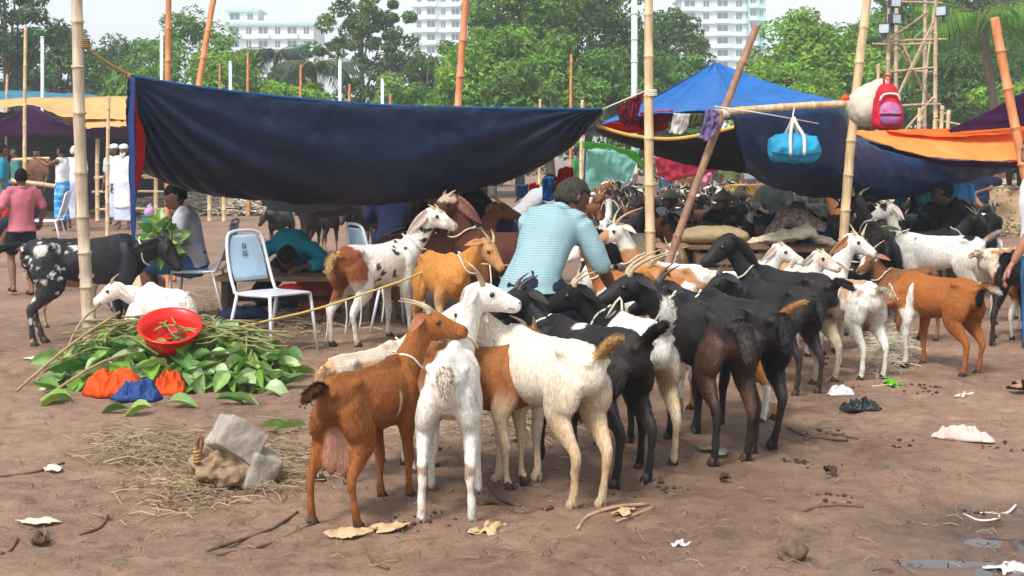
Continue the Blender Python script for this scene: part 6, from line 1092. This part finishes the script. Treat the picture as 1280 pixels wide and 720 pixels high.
# ---- tether lines
rope('tether_line', [P(60, 478, 8.6), P(200, 435, 9.2), P(330, 402, 9.8), P(400, 385, 10.1), P(500, 352, 10.4), P(560, 330, 10.8), P(640, 332, 11)], .009, ROPEY, 'yellow tether rope stretched past the metal chair to the goats', k=3)
for i, x in enumerate((408, 432, 450, 478)):
    y0 = 386-(x-400)*.33; p = P(x, y0, 10.15+(x-400)*.003); rope('tether', [p, p+Vector((.01, 0, -.12)), p+Vector((-.005, 0, -.26))], .006, ROPEW, 'white cord dangling from the yellow tether rope', k=3, group='cords dangling from the tether rope')
rope('tether', [P(612, 330, 10.9), P(614, 352, 10.85), P(612, 376, 10.8)], .006, ROPEW, 'white cord hanging in front of the dark brown goat', k=3)
rope('tether', [P(772, 388, 6.9), P(758, 398, 6.9), P(775, 372, 6.85), P(778, 396, 6.85)], .006, ROPEW, 'white loop of tether over the backs of the black goats', k=3)
rope('pen_rope', [P(735, 296, 20.5), P(800, 292, 20.5), P(870, 292, 19.5)], .012, TWINE, 'rope stretched in front of the far rows of goats', k=3)
# ---- crate platform with sacks
cr = empty('wooden_crate', GP(905, 12.9)); tag(cr, 'low slatted wooden crate in front of the far goats', 'crate')
for k in range(4): link('slat', bxm((0, -.3, .12+.13*k), (.62, .03, .1)), WOOD, cr)
for x in (-.3, .3):
    for y in (-.28, .28): link('post', bxm((x, y, .3), (.06, .06, .6)), WOODD, cr)
link('top', bxm((.0, 0, .615), (.74, .66, .03)), WOOD, cr)
pf = empty('plank_platform', GP(985, 13.1)); tag(pf, 'low plank platform holding the crumpled cloths', 'platform')
for k in range(4): link('plank', bxm((0, -.27+.18*k, .58), (.95, .165, .035)), WOOD, pf)
for x in (-.42, .42):
    for y in (-.25, .25): link('leg', bxm((x, y, .28), (.06, .06, .56)), WOODD, pf)
bag('jute_sack', [(-.34, 0, .0), (-.25, 0, .02), (0, 0, .04), (.25, 0, .02), (.33, 0, 0)], [(.05, .04), (.17, .075), (.2, .085), (.16, .07), (.03, .03)], cloth('jute', S(168, 146, 112), .05), 'brown jute sack lying on the slatted crate', Vector(GP(893, 12.9))+Vector((0, 0, .68)), noise=.03, cat='sack')
bag('cream_cloth', [(-.42, 0, -.02), (-.25, 0, .02), (0, 0, .06), (.2, 0, .1), (.3, 0, .03), (.55, 0, -.03)], [(.05, .02), (.12, .04), (.14, .05), (.12, .06), (.09, .035), (.03, .015)], cloth('cream', S(224, 208, 184), .15), 'heap of crumpled cream and pink cloth on the plank platform', Vector(GP(985, 13.1))+Vector((0, 0, .635)), noise=.09, cat='cloth', vox=.016)
# ================================================================== hazy air
hzb = bxm((0, 190, 24), (420, 420, 50.5)); hm_ = bpy.data.materials.new('haze'); hm_.use_nodes = True; ht = hm_.node_tree; ht.nodes.remove(ht.nodes['Principled BSDF'])
pv = N(ht, 'ShaderNodeVolumePrincipled', Density=.002, Anisotropy=.2); pv.inputs['Color'].default_value = (.86, .93, 1, 1); ht.links.new(pv.outputs[0], ht.nodes['Material Output'].inputs['Volume'])
tag(link('haze', hzb, hm_), 'thin pale haze hanging over the whole field', 'haze', kind='stuff')
